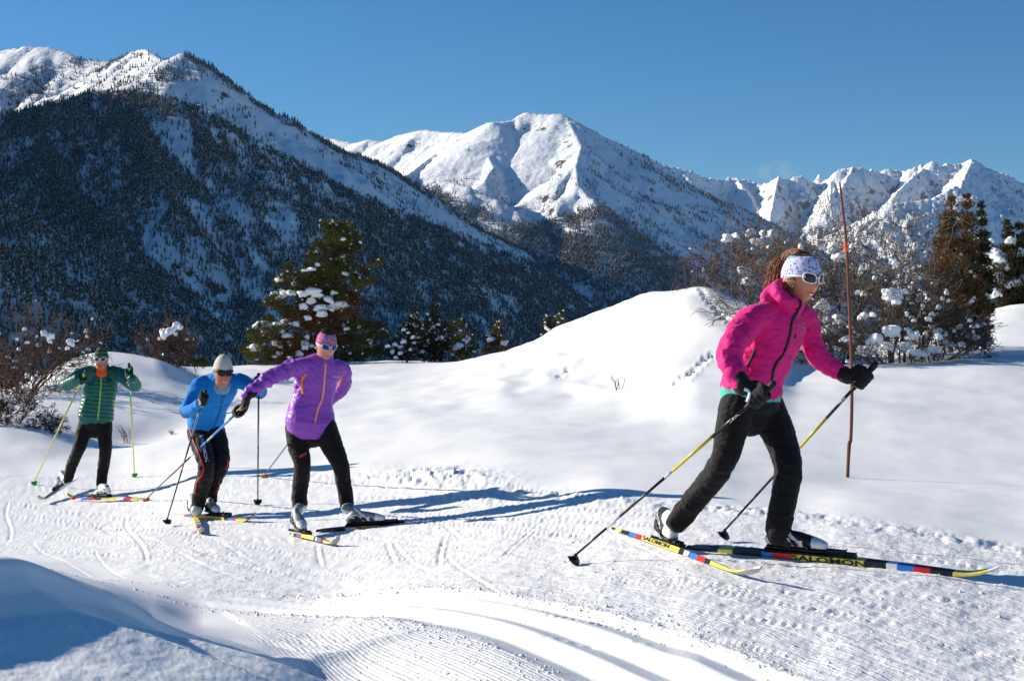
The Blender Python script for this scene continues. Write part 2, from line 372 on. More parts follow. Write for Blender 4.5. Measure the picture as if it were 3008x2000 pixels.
# snow field behind the camera and beyond the sides, valley floor down to the horizon
def sheet(name, x0, x1, y0, y1, n, fz, mat):
    xs = np.linspace(x0, x1, n); ys = np.linspace(y0, y1, n); X, Y = np.meshgrid(xs, ys, indexing='ij')
    Z = fz(X, Y); id2 = np.arange(n * n).reshape(n, n)
    f = np.stack([id2[:-1, :-1], id2[1:, :-1], id2[1:, 1:], id2[:-1, 1:]], -1).reshape(-1, 4)
    return tag(np_mesh(name, np.stack([X, Y, Z], -1).reshape(-1, 3), f, mat), kind='structure')
sheet('snow_field', -60, 60, -90, 1.19, 40, lambda x, y: -1.3 + 0 * x + .1 * fbm(x * .1, y * .1, 3, 5) * sstep(0, 6, -y), M_SNOW2)
sheet('valley_floor', -30000, 30000, -30000, 40000, 60, lambda x, y: -75 + 0 * x, M_SNOW2)

# crumbs of broken snow along the groomed track and over the trail
rcb = random.Random(3); cv = []; cf = []
for k in range(3600):
    if k < 1700:
        i = rcb.randrange(len(track_pts) - 30); a_ = track_pts[i]; b_ = track_pts[i + 1]; t_ = rcb.random(); x = a_[0] + (b_[0] - a_[0]) * t_; y = a_[1] + (b_[1] - a_[1]) * t_
        l_ = math.hypot(b_[0] - a_[0], b_[1] - a_[1]); nx_, ny_ = -(b_[1] - a_[1]) / l_, (b_[0] - a_[0]) / l_; o_ = rcb.choice((-.38, .33, -.38, .36)) + rcb.gauss(0, .05); x += nx_ * o_; y += ny_ * o_
    else:
        y = rcb.uniform(5, 15); px_ = rcb.uniform(-50, 3050); x = (px_ - CX) / F * y
        j_ = int(np.clip(np.searchsorted(pxs, px_), 0, nx - 1)); k_ = int(np.clip(np.searchsorted(Ds, y) if False else np.argmin(np.abs(Ds - y)), 0, ny - 1))
        if PISTE[j_, k_] < .5: continue
    if y < 3.6: continue
    z = ground_z(x, y); r_ = rcb.uniform(.003, .008) * (1.8 if rcb.random() < .07 else 1); n0 = len(cv)
    for (dx, dy, dz) in ((1,0,0),(0,1,0),(-1,0,0),(0,-1,0),(0,0,1)): cv.append((x + dx * r_ * rcb.uniform(.7, 1.4), y + dy * r_ * rcb.uniform(.7, 1.4), z - .001 + dz * r_ * rcb.uniform(.7, 1.3)))
    cf += [(n0, n0+1, n0+4), (n0+1, n0+2, n0+4), (n0+2, n0+3, n0+4), (n0+3, n0, n0+4)]
tag(np_mesh('snow_crumbs', cv, cf, M_SNOW2), 'loose crumbs of broken snow on the groomed trail', 'snow', kind='stuff')
# ------------------------------------------------------------------ mountains
def mountain_material(name, rock, rock_amt, scale, lo=.62):
    t = MT(name, .85, .1); v = t.coord('Object')
    g = t.node('ShaderNodeNewGeometry'); sp = t.node('ShaderNodeSeparateXYZ'); t.l.new(g.outputs['Normal'], sp.inputs[0])
    n1 = t.noise(v, scale, 6, .65); n2 = t.noise(v, scale * .17, 4)
    s = t.math('ADD', sp.outputs[2], t.math('MULTIPLY', t.math('SUBTRACT', n1, .5), rock_amt))
    s = t.math('ADD', s, t.math('MULTIPLY', t.math('SUBTRACT', n2, .5), rock_amt * .7))
    fac = t.ramp(s, [(lo, 1), (lo + .06, 0)])
    rc = t.mix(n2, rock, tuple(c * .6 for c in rock[:3]) + (1,))
    brush = t.math('MULTIPLY', t.attr('brush'), t.ramp(n1, [(.32, .08), (.64, .62)]))
    t.color(t.mix(fac, t.mix(brush, (.88, .89, .9, 1), (.13, .125, .12, 1)), rc))
    t.normal(t.bump(n1, .5, 1 / scale * .5))
    return t.m
M_MT1 = mountain_material('forest_mountain_snow', S(95, 86, 78), .7, .04, .57)
M_MT2 = mountain_material('mid_mountain_snow', S(100, 90, 82), .8, .03, .60)
M_MT3 = mountain_material('far_mountain_rock', S(150, 128, 112), .66, .03, .56)

CR = None
def ridge_height(X, Y, ridges, seed, gul, jag, lum=.09, warp=.5):
    global CR
    Z = np.full(X.shape, -75.0); CR = np.full(X.shape, 999.)
    for k, (pts, s, w) in enumerate(ridges):
        P = [Vector(p[1:]) if p[0] == 'w' else W(*p) for p in pts]
        best = np.full(X.shape, -1e9); bd = np.zeros(X.shape); ba = np.zeros(X.shape); L = 0
        for a, b in zip(P[:-1], P[1:]):
            dx, dy = b.x - a.x, b.y - a.y; l = math.hypot(dx, dy) + 1e-6
            t = np.clip(((X - a.x) * dx + (Y - a.y) * dy) / l / l, 0, 1)
            d = np.hypot(X - a.x - t * dx, Y - a.y - t * dy)
            h = a.z + (b.z - a.z) * t
            z = h - s * d
            m = z > best
            best = np.where(m, z, best); bd = np.where(m, d, bd); ba = np.where(m, L + t * l, ba); L += l
        g = ridged(ba / w + seed * 3.3 + warp * fbm(X / (w * 2.6), Y / (w * 2.6), 3, seed), bd / (w * 5.), 4, seed + k * 7) - .55
        best = best + g * np.clip(bd * .34, 0, gul) + jag * np.abs(fbm(ba / 45, bd / 60, 3, seed + k)) * np.exp(-bd / 50) * 1.0
        best = best + lum * np.minimum(bd, 160) * fbm(X / 130, Y / 130, 4, seed + 3)
        near = (best > Z); CR[:] = np.where(near, bd, CR)
        Z = np.maximum(Z, best)
    return Z
USED = {}
def mountain(name, ridges, px0, px1, D0, D1, nc, nr, mat, seed, gul=55, jag=6, step=1.0, lum=.09, warp=.5, rgh=5):
    px = np.linspace(px0, px1, nc); D = np.linspace(D0 ** step, D1 ** step, nr) ** (1 / step)
    X = (px[:, None] - CX) / F * D[None]; Y = np.repeat(D[None], nc, 0)
    Z = ridge_height(X, Y, ridges, seed, gul, jag, lum, warp)
    Z = Z + rgh * fbm(X / 30, Y / 30, 3, seed + 50) * sstep(-70, -20, Z)
    id2 = np.arange(nc * nr).reshape(nc, nr)
    f = np.stack([id2[:-1, :-1], id2[1:, :-1], id2[1:, 1:], id2[:-1, 1:]], -1).reshape(-1, 4)
    keep = Z.ravel()[f].max(1) > -74.5; f = f[keep]
    used, inv = np.unique(f, return_inverse=True)
    o = np_mesh(name, np.stack([X, Y, Z], -1).reshape(-1, 3)[used], inv.reshape(-1, 4), mat)
    USED[o.name] = used
    return tag(o, kind='structure'), X, Y, Z
left_ridges = [
 ([(-2600,-100,4300),(-1600,60,4200),(-700,190,4100),(-250,178,4000),(0,153,3900),(77,136,3850),(160,140,3800),(255,176,3700),(344,184,3600),(395,152,3450),(421,143,3400),(491,182,3150),(529,156,3000),(561,161,3000),(622,209,3060),(668,252,3120),(730,295,3200),(796,341,3300),(878,376,3420),(944,407,3520),(1000,443,3600),(1058,455,3680),(1139,492,3800),(1192,531,3880),(1235,564,3940),(1273,590,4000),(1383,660,4120),(1560,740,4300),(1700,810,4450),(1850,885,4600),(2100,1000,4800)], .72, 130),
 ([(-2200,250,2900),(-700,400,2850),(0,338,2800),(150,304,2760),(250,276,2720),(380,268,2680),(470,284,2640),(525,298,2600),(576,308,2600),(663,359,2680),(740,415,2780),(837,466,2900),(934,512,3020),(1091,590,3280),(1254,651,3560),(1426,727,3950),(1560,760,4200)], .74, 95),
 ([(525,300,2600),(612,430,2480),(689,472,2500),(765,544,2530),(842,612,2560),(900,664,2600),(1000,740,2660),(1100,812,2720),(1250,905,2800),(1400,1010,2900)], .74, 75),
 ([(380,290,2650),(459,492,2320),(510,604,2230),(587,676,2230),(678,762,2240),(765,858,2250),(900,985,2270)], .72, 70),
 ([(100,320,2760),(150,480,2450),(230,600,2250),(330,690,2100),(450,790,2050),(560,900,2050)], .70, 60),
 ([(-1500,500,1900),(-400,560,1800),(0,612,1700),(51,618,1690),(127,660,1690),(214,697,1700),(316,748,1730),(444,818,1780),(535,880,1820),(700,1000,1900)], .74, 60),
 ([(-900,650,1350),(0,725,1300),(102,768,1290),(219,840,1300),(286,905,1320),(420,1010,1360)], .74, 50),
 ([(870,500,3000),(960,640,2900),(1100,720,2950),(1230,790,3050),(1340,850,3150),(1480,930,3250)], .72, 70),
 ([(1190,620,3450),(1290,760,3350),(1420,830,3400),(1560,905,3500)], .72, 70),
]
left_ridges.append(([('w', -1950, 3350, 925), ('w', -1850, 2600, 900), ('w', -1500, 1700, 770), ('w', -1300, 1200, 600)], .95, 90))
mleft, LX, LY, LZ = mountain('mountain', left_ridges, -4200, 2150, 1050, 5000, 700, 260, M_MT1, 11, 60, 4)
LCR = CR.copy()
mid_ridges = [
 ([(600,430,7200),(943,400,6700),(1043,422,6500),(1082,410,6300),(1125,416,6250),(1180,395,6150),(1244,382,6050),(1300,388,5950),(1373,391,5800),(1397,380,5500),(1430,362,5350),(1450,359,5300),(1498,356,5350),(1541,332,5400),(1600,335,5350),(1651,335,5300),(1684,354,5250),(1740,386,5250),(1809,418,5350),(1861,443,5450),(1933,492,5650),(2063,568,5900),(2168,608,6100),(2273,660,6300),(2400,742,6500),(2600,880,6800)], .62, 160),
 ([(1373,391,5800),(1320,420,5500),(1254,472,5250),(1190,520,5000),(1120,580,4900)], .62, 120),
 ([(1397,380,5500),(1425,440,5150),(1450,490,4950),(1425,530,4800)], .75, 70),
 ([(1665,346,5270),(1708,428,5000),(1692,485,4800),(1697,545,4620),(1760,605,4450),(1850,700,4450),(2000,800,4550),(2150,900,4650),(2300,1000,4700)], .66, 110),
 ([(1300,525,4750),(1378,550,4620),(1464,590,4520),(1522,622,4460),(1600,700,4400),(1750,800,4400),(1900,900,4400)], .62, 110),
 ([(1861,443,5450),(1900,560,5200),(1990,680,5050),(2120,790,5000),(2250,880,5000)], .66, 110),
]
mmid, MX, MY, MZ = mountain('mountain.001', mid_ridges, 700, 2900, 3500, 7200, 440, 220, M_MT2, 23, 34, 6, lum=.035, rgh=2.2)
def jagged(pts, n, amp, seed):
    out = []; rr = random.Random(seed)
    for a, b in zip(pts[:-1], pts[1:]):
        for k in range(n):
            t = k / n; out.append((a[0] + (b[0]-a[0])*t, a[1] + (b[1]-a[1])*t + (rr.uniform(-amp, amp) if k else 0), a[2] + (b[2]-a[2])*t))
    return out + [pts[-1]]
far_sky = [(1700,560,9200),(1948,491,9200),(1996,498,9200),(2082,527,9300),(2163,524,9400),(2197,529,9400),(2240,548,9300),(2254,543,9200),(2288,520,9100),(2310,528,9100),(2350,517,9100),(2388,539,9200),(2407,520,9200),(2441,534,9200),(2465,498,9100),(2508,493,9100),(2532,496,9100),(2584,508,9200),(2608,496,9200),(2646,508,9200),(2685,491,9100),(2713,489,9100),(2740,474,9000),(2756,491,9000),(2790,481,9000),(2828,486,9000),(2836,474,9000),(2857,469,9000),(2876,477,9000),(2886,505,9000),(2905,515,9100),(2929,508,9100),(2981,524,9200),(3008,544,9200),(3200,560,9300),(3800,500,9500)]
far_ridges = [(jagged(far_sky, 3, 3, 4), .95, 210),
 ([(1996,498,9200),(2090,600,8800),(2200,700,8500)], .7, 200),
 ([(2163,524,9400),(2215,600,8900),(2260,680,8600)], .8, 120),
 ([(2857,469,9000),(2820,560,8400),(2799,553,8000),(2740,585,7900),(2620,600,7800),(2500,660,7800),(2380,720,7800)], .62, 150),
 ([(2799,553,8000),(2870,590,7900),(2930,640,7800),(3008,690,7800),(3200,760,7800)], .62, 150),
]
for (a, b, c, d) in ((2288,520,2262,650),(2441,534,2440,600),(2508,493,2430,640),(2740,474,2620,585),(2929,508,2990,610)):
    far_ridges.append((jagged([(a, b, 9100), ((a+c)/2, (b+d)/2 - 5, 8800), (c, d, 8450)], 2, 4, a), .95, 80))
mfar, FX, FY, FZ = mountain('mountain.002', far_ridges, 1650, 3400, 6200, 10000, 500, 200, M_MT3, 44, 70, 24, lum=.20, warp=1.6, rgh=7)

# ------------------------------------------------------------------ forests (nobody could count these trees)
def forest(name, label, X, Y, Z, dens, n, size, mat, seed, snowy=.3):
    """dens(px, py, x, y, z) -> probability; points are drawn by ground area"""
    rng = np.random.default_rng(seed)
    ax = X[1:, :-1] - X[:-1, :-1]; dy = Y[:-1, 1:] - Y[:-1, :-1]
    area = np.abs(ax * dy); PX = CX + X / Y * F; PY = CY - Z / Y * F
    # only slopes turned to the camera side carry trees anyone sees
    dz = np.diff(Z, axis=1)[:-1] / dy
    seen = (dz - Z[:-1, :-1] / Y[:-1, :-1]) > -.1
    w = area * np.clip(dens(PX, PY, X, Y, Z)[:-1, :-1], 0, 1.8) * seen * (Z[:-1, :-1] > -70)
    w = w.ravel(); k = rng.choice(len(w), n, p=w / w.sum())
    i, j = np.unravel_index(k, area.shape); u = rng.random(n); v = rng.random(n)
    def bl(A): return (A[i, j]*(1-u) + A[i+1, j]*u)*(1-v) + (A[i, j+1]*(1-u) + A[i+1, j+1]*u)*v
    co = np.stack([bl(X), bl(Y), bl(Z)], -1)
    me = bpy.data.meshes.new(name); me.vertices.add(n); me.vertices.foreach_set('co', co.astype(np.float32).ravel())
    sc = size * (.55 + .75 * rng.random(n) ** 1.5); set_attr(me, 'tree_scale', sc)
    o = bpy.data.objects.new(name, me); COL.objects.link(o); me.materials.append(mat)
    ng = bpy.data.node_groups.new(name + '_nodes', 'GeometryNodeTree')
    ng.interface.new_socket('Geometry', in_out='INPUT', socket_type='NodeSocketGeometry')
    ng.interface.new_socket('Geometry', in_out='OUTPUT', socket_type='NodeSocketGeometry')
    N = ng.nodes; L = ng.links
    gi = N.new('NodeGroupInput'); go = N.new('NodeGroupOutput')
    join = N.new('GeometryNodeJoinGeometry')
    for (zb, h, r0, r1) in ((.06, .50, .17, .03), (.40, .60, .12, .0), (-.15, .3, .02, .018)):
        c = N.new('GeometryNodeMeshCone'); c.inputs['Vertices'].default_value = 6
        c.inputs['Radius Top'].default_value = r1; c.inputs['Radius Bottom'].default_value = r0; c.inputs['Depth'].default_value = h
        tr = N.new('GeometryNodeTransform'); tr.inputs['Translation'].default_value = (0, 0, zb)
        L.new(c.outputs[0], tr.inputs[0]); L.new(tr.outputs[0], join.inputs[0])
    sm = N.new('GeometryNodeSetMaterial'); sm.inputs['Material'].default_value = mat; L.new(join.outputs[0], sm.inputs[0])
    ip = N.new('GeometryNodeInstanceOnPoints'); L.new(gi.outputs[0], ip.inputs['Points']); L.new(sm.outputs[0], ip.inputs['Instance'])
    na = N.new('GeometryNodeInputNamedAttribute'); na.data_type = 'FLOAT'; na.inputs[0].default_value = 'tree_scale'
    L.new(na.outputs[0], ip.inputs['Scale'])
    rv = N.new('FunctionNodeRandomValue'); rv.data_type = 'FLOAT_VECTOR'
    rv.inputs[0].default_value = (-.06, -.06, 0); rv.inputs[1].default_value = (.06, .06, 6.28)
    L.new(rv.outputs[0], ip.inputs['Rotation'])
    L.new(ip.outputs[0], go.inputs[0])
    md = o.modifiers.new('trees', 'NODES'); md.node_group = ng
    return tag(o, label, 'forest', kind='stuff')
def tree_mat(name, cols, snow_amt):
    t = MT(name, .9, .05); oi = t.node('ShaderNodeObjectInfo')
    c = t.ramp(oi.outputs['Random'], [(i / len(cols), k) for i, k in enumerate(cols)], 'CONSTANT')
    v = t.node('ShaderNodeNewGeometry').outputs['Position']
    n = t.noise(v, .5, 3, .6)
    t.color(t.mix(t.ramp(n, [(1 - snow_amt - .06, 0), (1 - snow_amt + .03, 1)]), c, (.75, .77, .8, 1)))
    return t.m
M_TR1 = tree_mat('forest_trees', [(.04,.055,.035,1),(.075,.065,.05,1),(.032,.046,.032,1),(.10,.085,.065,1)], .39)
M_TR2 = tree_mat('larch_trees', [(.10,.075,.05,1),(.045,.050,.032,1),(.12,.085,.06,1),(.07,.06,.045,1)], .40)
def dens_left(PX, PY, X, Y, Z):
    top = np.interp(PX, [-2400, -700, 0, 150, 250, 380, 470, 525, 663, 740, 837, 934, 1091, 1254, 1426, 1560, 2100], [250, 430, 350, 312, 284, 276, 292, 300, 362, 418, 468, 516, 594, 655, 730, 770, 1000])
    below = sstep(-4, 8, PY - top) * (Y < 4300)
    c = fbm(X / 120, Y / 120, 3, 5); gul = fbm(X / 35 + Y / 60, Y / 200 - X / 90, 3, 8)
    lee = sstep(40, 90, LCR) * (1 - sstep(170, 330, LCR)) * (PX > 420)
    dense = below * np.clip(.95 + .55 * c + .75 * gul - .62 * lee, .08, 1) + below * np.exp(-(LCR / 28) ** 2) * .8
    front = (Y < 1950) * 1.0
    dense = np.maximum(dense, front * np.clip(.9 + .6 * gul, .1, 1))
    sky = np.interp(PX, [529, 622, 730, 878, 1000, 1139, 1273, 1383, 1560], [156, 209, 295, 376, 443, 492, 590, 660, 740])
    spar = (PX > 480) * sstep(.0, .5, c + .25) * .10 * sstep(0, 60, PY - sky + 20)
    crest = (PX > 540) * np.exp(-((PY - sky) / 9) ** 2) * .8
    mid = (PX <= 560) * (PY < top + 10) * (PY > top - 120) * (.03 + .22 * sstep(-.05, .45, c))
    low = sstep(960, 1400, PX) * below * .2
    return np.maximum.reduce([dense, spar, crest, mid, low])
set_attr(mleft.data, 'brush', np.clip(dens_left(CX + LX / LY * F, CY - LZ / LY * F, LX, LY, LZ), 0, 1).ravel()[USED[mleft.name]])
forest('forest', 'dark blue-shaded conifer forest covering the big left mountain slopes', LX, LY, LZ, dens_left, 330000, 9.0, M_TR1, 3)
def dens_mid(PX, PY, X, Y, Z):
    top = np.interp(PX, [700, 1190, 1270, 1330, 1420, 1500, 1600, 1690, 1760, 1850, 2000, 2100, 2300], [600, 560, 545, 580, 615, 655, 650, 615, 600, 660, 770, 850, 950])
    c = fbm(X / 110, Y / 110, 3, 15); g = fbm(X / 40 + Y / 50, Y / 160, 3, 18)
    dense = sstep(-6, 25, PY - top) * np.clip(.8 + .6 * c + .6 * g, .1, 1)
    right = sstep(1690, 1760, PX) * sstep(380, 520, PY) * .22 * sstep(.05, .4, g + .4 * c)
    sparse = sstep(470, 600, PY) * .06 * sstep(-.1, .3, c)
    return np.maximum.reduce([dense, right, sparse])
set_attr(mmid.data, 'brush', np.clip(dens_mid(CX + MX / MY * F, CY - MZ / MY * F, MX, MY, MZ), 0, 1).ravel()[USED[mmid.name]])
forest('forest.001', 'brown and blue larch forest on the lower slopes of the middle peak', MX, MY, MZ, dens_mid, 110000, 11, M_TR2, 7)

# snow blown off the far ridge
bm = bmesh.new(); c_ = W(2300, 512, 9150)
res = bmesh.ops.create_icosphere(bm, subdivisions=3, radius=1)
for v in res['verts']:
    v.co = Vector((v.co.x * 150 + v.co.z * 20, v.co.y * 60, v.co.z * 75)) + Vector((-30, 0, 20)) + c_
o_ = bm_obj('blown_snow', bm, None or bpy.data.materials.new('blown_snow'))
mt = o_.data.materials[0]; mt.use_nodes = True; N_ = mt.node_tree.nodes; N_.clear(); out_ = N_.new('ShaderNodeOutputMaterial'); pv = N_.new('ShaderNodeVolumePrincipled')
pv.inputs['Color'].default_value = (.95, .96, 1, 1); mt.node_tree.links.new(pv.outputs[0], out_.inputs['Volume'])
tc = N_.new('ShaderNodeTexCoord'); nz = N_.new('ShaderNodeTexNoise'); nz.inputs['Scale'].default_value = 3.2; nz.inputs['Detail'].default_value = 3
mt.node_tree.links.new(tc.outputs['Generated'], nz.inputs['Vector'])
ds_ = N_.new('ShaderNodeVectorMath'); ds_.operation = 'DISTANCE'; ds_.inputs[1].default_value = (.5, .5, .45); mt.node_tree.links.new(tc.outputs['Generated'], ds_.inputs[0])
fa = N_.new('ShaderNodeMapRange'); fa.inputs['From Min'].default_value = .48; fa.inputs['From Max'].default_value = .1; mt.node_tree.links.new(ds_.outputs['Value'], fa.inputs['Value'])
rp = N_.new('ShaderNodeMapRange'); rp.inputs['From Min'].default_value = .45; rp.inputs['From Max'].default_value = .75; rp.inputs['To Max'].default_value = .022; mt.node_tree.links.new(nz.outputs['Fac'], rp.inputs['Value'])
mu = N_.new('ShaderNodeMath'); mu.operation = 'MULTIPLY'; mt.node_tree.links.new(fa.outputs[0], mu.inputs[0]); mt.node_tree.links.new(rp.outputs[0], mu.inputs[1]); mt.node_tree.links.new(mu.outputs[0], pv.inputs['Density'])
tag(o_, 'faint plume of snow blown off the far rocky ridge', 'snow plume', kind='stuff')
# ------------------------------------------------------------------ modelling tools for people and gear
def catmull(P, n):
    if len(P) < 3 or n <= 1:
        if n <= 1: return list(P)
        return [P[0].lerp(P[-1], k / n) for k in range(n)] + [P[-1]] if len(P) == 2 else list(P)
    Q = [2 * P[0] - P[1]] + list(P) + [2 * P[-1] - P[-2]]; out = []
    for i in range(1, len(Q) - 2):
        a, b, c, d = Q[i-1:i+3]
        for k in range(n):
            t = k / n
            out.append(.5 * ((2*b) + (c-a)*t + (2*a-5*b+4*c-d)*t*t + (3*b-a-3*c+d)*t**3))
    out.append(P[-1].copy()); return out
def sweep(bm, pts, rad, seg=12, ref=None, sub=4, cap=True, sq=2.0, mat=0):
    """closed tube through pts; rad: radius or (r along ref, r across) per point"""
    pts = [Vector(p) for p in pts]
    rr = [Vector((r, r, 0)) if not hasattr(r, '__len__') else Vector((r[0], r[1], 0)) for r in rad]
    if ref is None: refs = None
    elif isinstance(ref, list): refs = [Vector(r) for r in ref]
    else: refs = [Vector(ref)] * len(pts)
    P = catmull(pts, sub); RR = catmull(rr, sub); RF = catmull(refs, sub) if refs else None
    n = len(P); T = []
    for i in range(n):
        t = P[min(i+1, n-1)] - P[max(i-1, 0)]; T.append(t.normalized() if t.length > 1e-9 else Vector((0, 0, 1)))
    rings = []; side = None
    for i in range(n):
        if RF: s = RF[i]
        elif side is None: s = Vector((1, 0, 0)) if abs(T[i].x) < .8 else Vector((0, 1, 0))
        else: s = side
        s = (s - T[i] * s.dot(T[i])).normalized(); side = s; u = T[i].cross(s)
        rings.append((P[i], s, u, abs(RR[i].x), abs(RR[i].y), T[i]))
    if cap:
        p, s, u, a, b, t = rings[0]; m = min(a, b)
        pre = [(p - t * m * math.sin(x), s, u, a * math.cos(x), b * math.cos(x), t) for x in (1.35, .9, .45)]
        p, s, u, a, b, t = rings[-1]; m = min(a, b)
        post = [(p + t * m * math.sin(x), s, u, a * math.cos(x), b * math.cos(x), t) for x in (.45, .9, 1.35)]
        rings = pre + rings + post
    vs = []
    for p, s, u, a, b, t in rings:
        row = []
        for k in range(seg):
            an = 2 * math.pi * k / seg; c, d = math.cos(an), math.sin(an)
            if sq != 2.0:
                c = math.copysign(abs(c) ** (2 / sq), c); d = math.copysign(abs(d) ** (2 / sq), d)
            row.append(bm.verts.new(p + s * a * c + u * b * d))
        vs.append(row)
    for i in range(len(vs) - 1):
        for k in range(seg):
            f = bm.faces.new((vs[i][k], vs[i][(k+1) % seg], vs[i+1][(k+1) % seg], vs[i+1][k])); f.material_index = mat; f.smooth = True
    for row, fl in ((vs[0], True), (vs[-1], False)):
        f = bm.faces.new(row[::-1] if fl else row); f.material_index = mat; f.smooth = True
    return vs
def ball(bm, c, r, seg=12, M=None, mat=0):
    c = Vector(c); r = Vector((r, r, r)) if not hasattr(r, '__len__') else Vector(r)
    res = bmesh.ops.create_uvsphere(bm, u_segments=seg, v_segments=max(6, seg * 2 // 3), radius=1)
    for v in res['verts']:
        p = Vector((v.co.x * r.x, v.co.y * r.y, v.co.z * r.z))
        v.co = (M @ p if M is not None else p) + c
        for f in v.link_faces: f.material_index = mat; f.smooth = True
def box(bm, c, s, M=None, mat=0, bev=0):
    res = bmesh.ops.create_cube(bm, size=1)
    for v in res['verts']:
        p = Vector((v.co.x * s[0], v.co.y * s[1], v.co.z * s[2])); v.co = (M @ p if M is not None else p) + Vector(c)
        for f in v.link_faces: f.material_index = mat
    if bev: bmesh.ops.bevel(bm, geom=list({e for v in res['verts'] for e in v.link_edges}), offset=bev, segments=2, affect='EDGES')
def remeshed(name, bm, voxel, mats, parent, iters=4, disp=None):
    me = bpy.data.meshes.new('tmp'); bm.normal_update(); bm.to_mesh(me); bm.free()
    o = bpy.data.objects.new('tmp', me); COL.objects.link(o)
    m = o.modifiers.new('r', 'REMESH'); m.mode = 'VOXEL'; m.voxel_size = voxel; m.use_smooth_shade = True
    if iters:
        s = o.modifiers.new('s', 'SMOOTH'); s.factor = .5; s.iterations = iters
    dg = bpy.context.evaluated_depsgraph_get(); ev = o.evaluated_get(dg)
    out = bpy.data.meshes.new_from_object(ev); out.name = name
    bpy.data.objects.remove(o, do_unlink=True); bpy.data.meshes.remove(me)
    if disp:
        for f in disp: f(out)
    out.materials.clear()
    return link_mesh(name, out, mats, parent)
def folds(segs):
    """cloth folds: segs = (A, B, amplitude, frequency, strength at A, middle, B)"""
    def f(me):
        n = len(me.vertices); co = np.empty(n * 3); me.vertices.foreach_get('co', co); co = co.reshape(-1, 3)
        no = np.empty(n * 3); me.vertex_normals.foreach_get('vector', no); no = no.reshape(-1, 3)
        best = np.full(n, 1e9); info = [None] * n; idx = np.zeros(n, int); tt = np.zeros(n)
        for k, (A, B, *_ ) in enumerate(segs):
            a = np.array(A); b = np.array(B); d = b - a; l2 = d @ d
            t = np.clip(((co - a) @ d) / l2, 0, 1); ds = np.linalg.norm(co - a - t[:, None] * d, axis=1)
            m = ds < best; best[m] = ds[m]; idx[m] = k; tt[m] = t[m]
        for i in range(n):
            A, B, amp, fr, w0, w1, w2 = segs[idx[i]]
            ax = (B - A); L = ax.length; ax = ax / L; v = Vector(co[i]) - A; s = v.dot(ax); pr = v - ax * s
            t = tt[i]; w = (w0 * (1 - 2*t) + w1 * 2*t) if t < .5 else (w1 * (2 - 2*t) + w2 * (2*t - 1))
            q = ax * (s * fr * .78) + pr * (fr * .62) + Vector((idx[i] * 7.3, 1.7, 0)); q += Vector((pr.z, pr.x, pr.y)) * fr * .35
            nn = mnoise.noise(q); r = 1 - abs(nn) * 2.2; r = max(r, -.6)
            r2 = mnoise.noise(q * 2.3)
            r3 = mnoise.noise(v * 55)
            co[i] += no[i] * (amp * w * (r - .35 + .45 * r2) + .0022 * r3)
        me.vertices.foreach_set('co', co.ravel()); me.update()
    return f
def quilt(A, B, n, amp):
    """horizontal baffles of a down jacket between levels A and B along the axis"""
    def f(me):
        ax = (B - A); L = ax.length; ax = ax / L
        for v, no in [(v, v.normal.copy()) for v in me.vertices]:
            s = (v.co - A).dot(ax) / L * n + .25 * mnoise.noise(v.co * 6)
            v.co += no * amp * (abs(math.sin(math.pi * s)) ** .6 - .6)
    return f
def quilt_segs(segs, pitch, amp):
    def f(me):
        for v, no in [(v, v.normal.copy()) for v in me.vertices]:
            best = 1e9
            for k, (A, B, off) in enumerate(segs):
                d = B - A; t = max(0, min(1, (v.co - A).dot(d) / d.length_squared)); q = (v.co - A - d * t).length
                if q < best: best = q; s = off + t * d.length
            s = s / pitch + .12 * mnoise.noise(v.co * 9)
            v.co += no * amp * (abs(math.sin(math.pi * s)) ** .55 - .6) + no * .004 * mnoise.noise(v.co * 30)
    return f
def bvh_of(*objs):
    vs = []; fs = []; k = 0
    for o in objs:
        mat = o.matrix_basis if o.parent is None else Matrix.Identity(4)
        vs += [v.co.copy() for v in o.data.vertices]; fs += [[i + k for i in p.vertices] for p in o.data.polygons]; k = len(vs)
    return BVHTree.FromPolygons(vs, fs)
def hit(bvh, px, py):
    d = W(px, py, 1).normalized(); l, n, i, t = bvh.ray_cast(Vector((0, 0, 0)), d)
    return l, n
def ribbon(name, bvh, pp, width, mat, parent, lift=.003, n=14, thick=.003):
    """a raised strip sewn on the cloth along the given photo positions"""
    P = catmull([Vector((x, y, 0)) for x, y in pp], max(2, n // max(1, len(pp) - 1))); L = []
    for p in P:
        l, no = hit(bvh, p.x, p.y)
        if l is not None: L.append((l, no))
    if len(L) < 2: print('ribbon missed', name); return None
    # drop stray jumps
    Q = [L[0]]
    for l in L[1:]:
        if (l[0] - Q[-1][0]).length < .12: Q.append(l)
    bm = bmesh.new(); rows = []
    for i, (l, no) in enumerate(Q):
        t = (Q[min(i+1, len(Q)-1)][0] - Q[max(i-1, 0)][0]).normalized(); s = no.cross(t).normalized() * width / 2
        rows.append([bm.verts.new(l - s - no * .004), bm.verts.new(l - s * .9 + no * (lift + thick)), bm.verts.new(l + s * .9 + no * (lift + thick)), bm.verts.new(l + s - no * .004)])
    for a, b in zip(rows[:-1], rows[1:]):
        for k in range(3): bm.faces.new((a[k], a[k+1], b[k+1], b[k]))
    bm.faces.new(rows[0]); bm.faces.new(rows[-1][::-1])
    return bm_obj(name, bm, mat, parent)
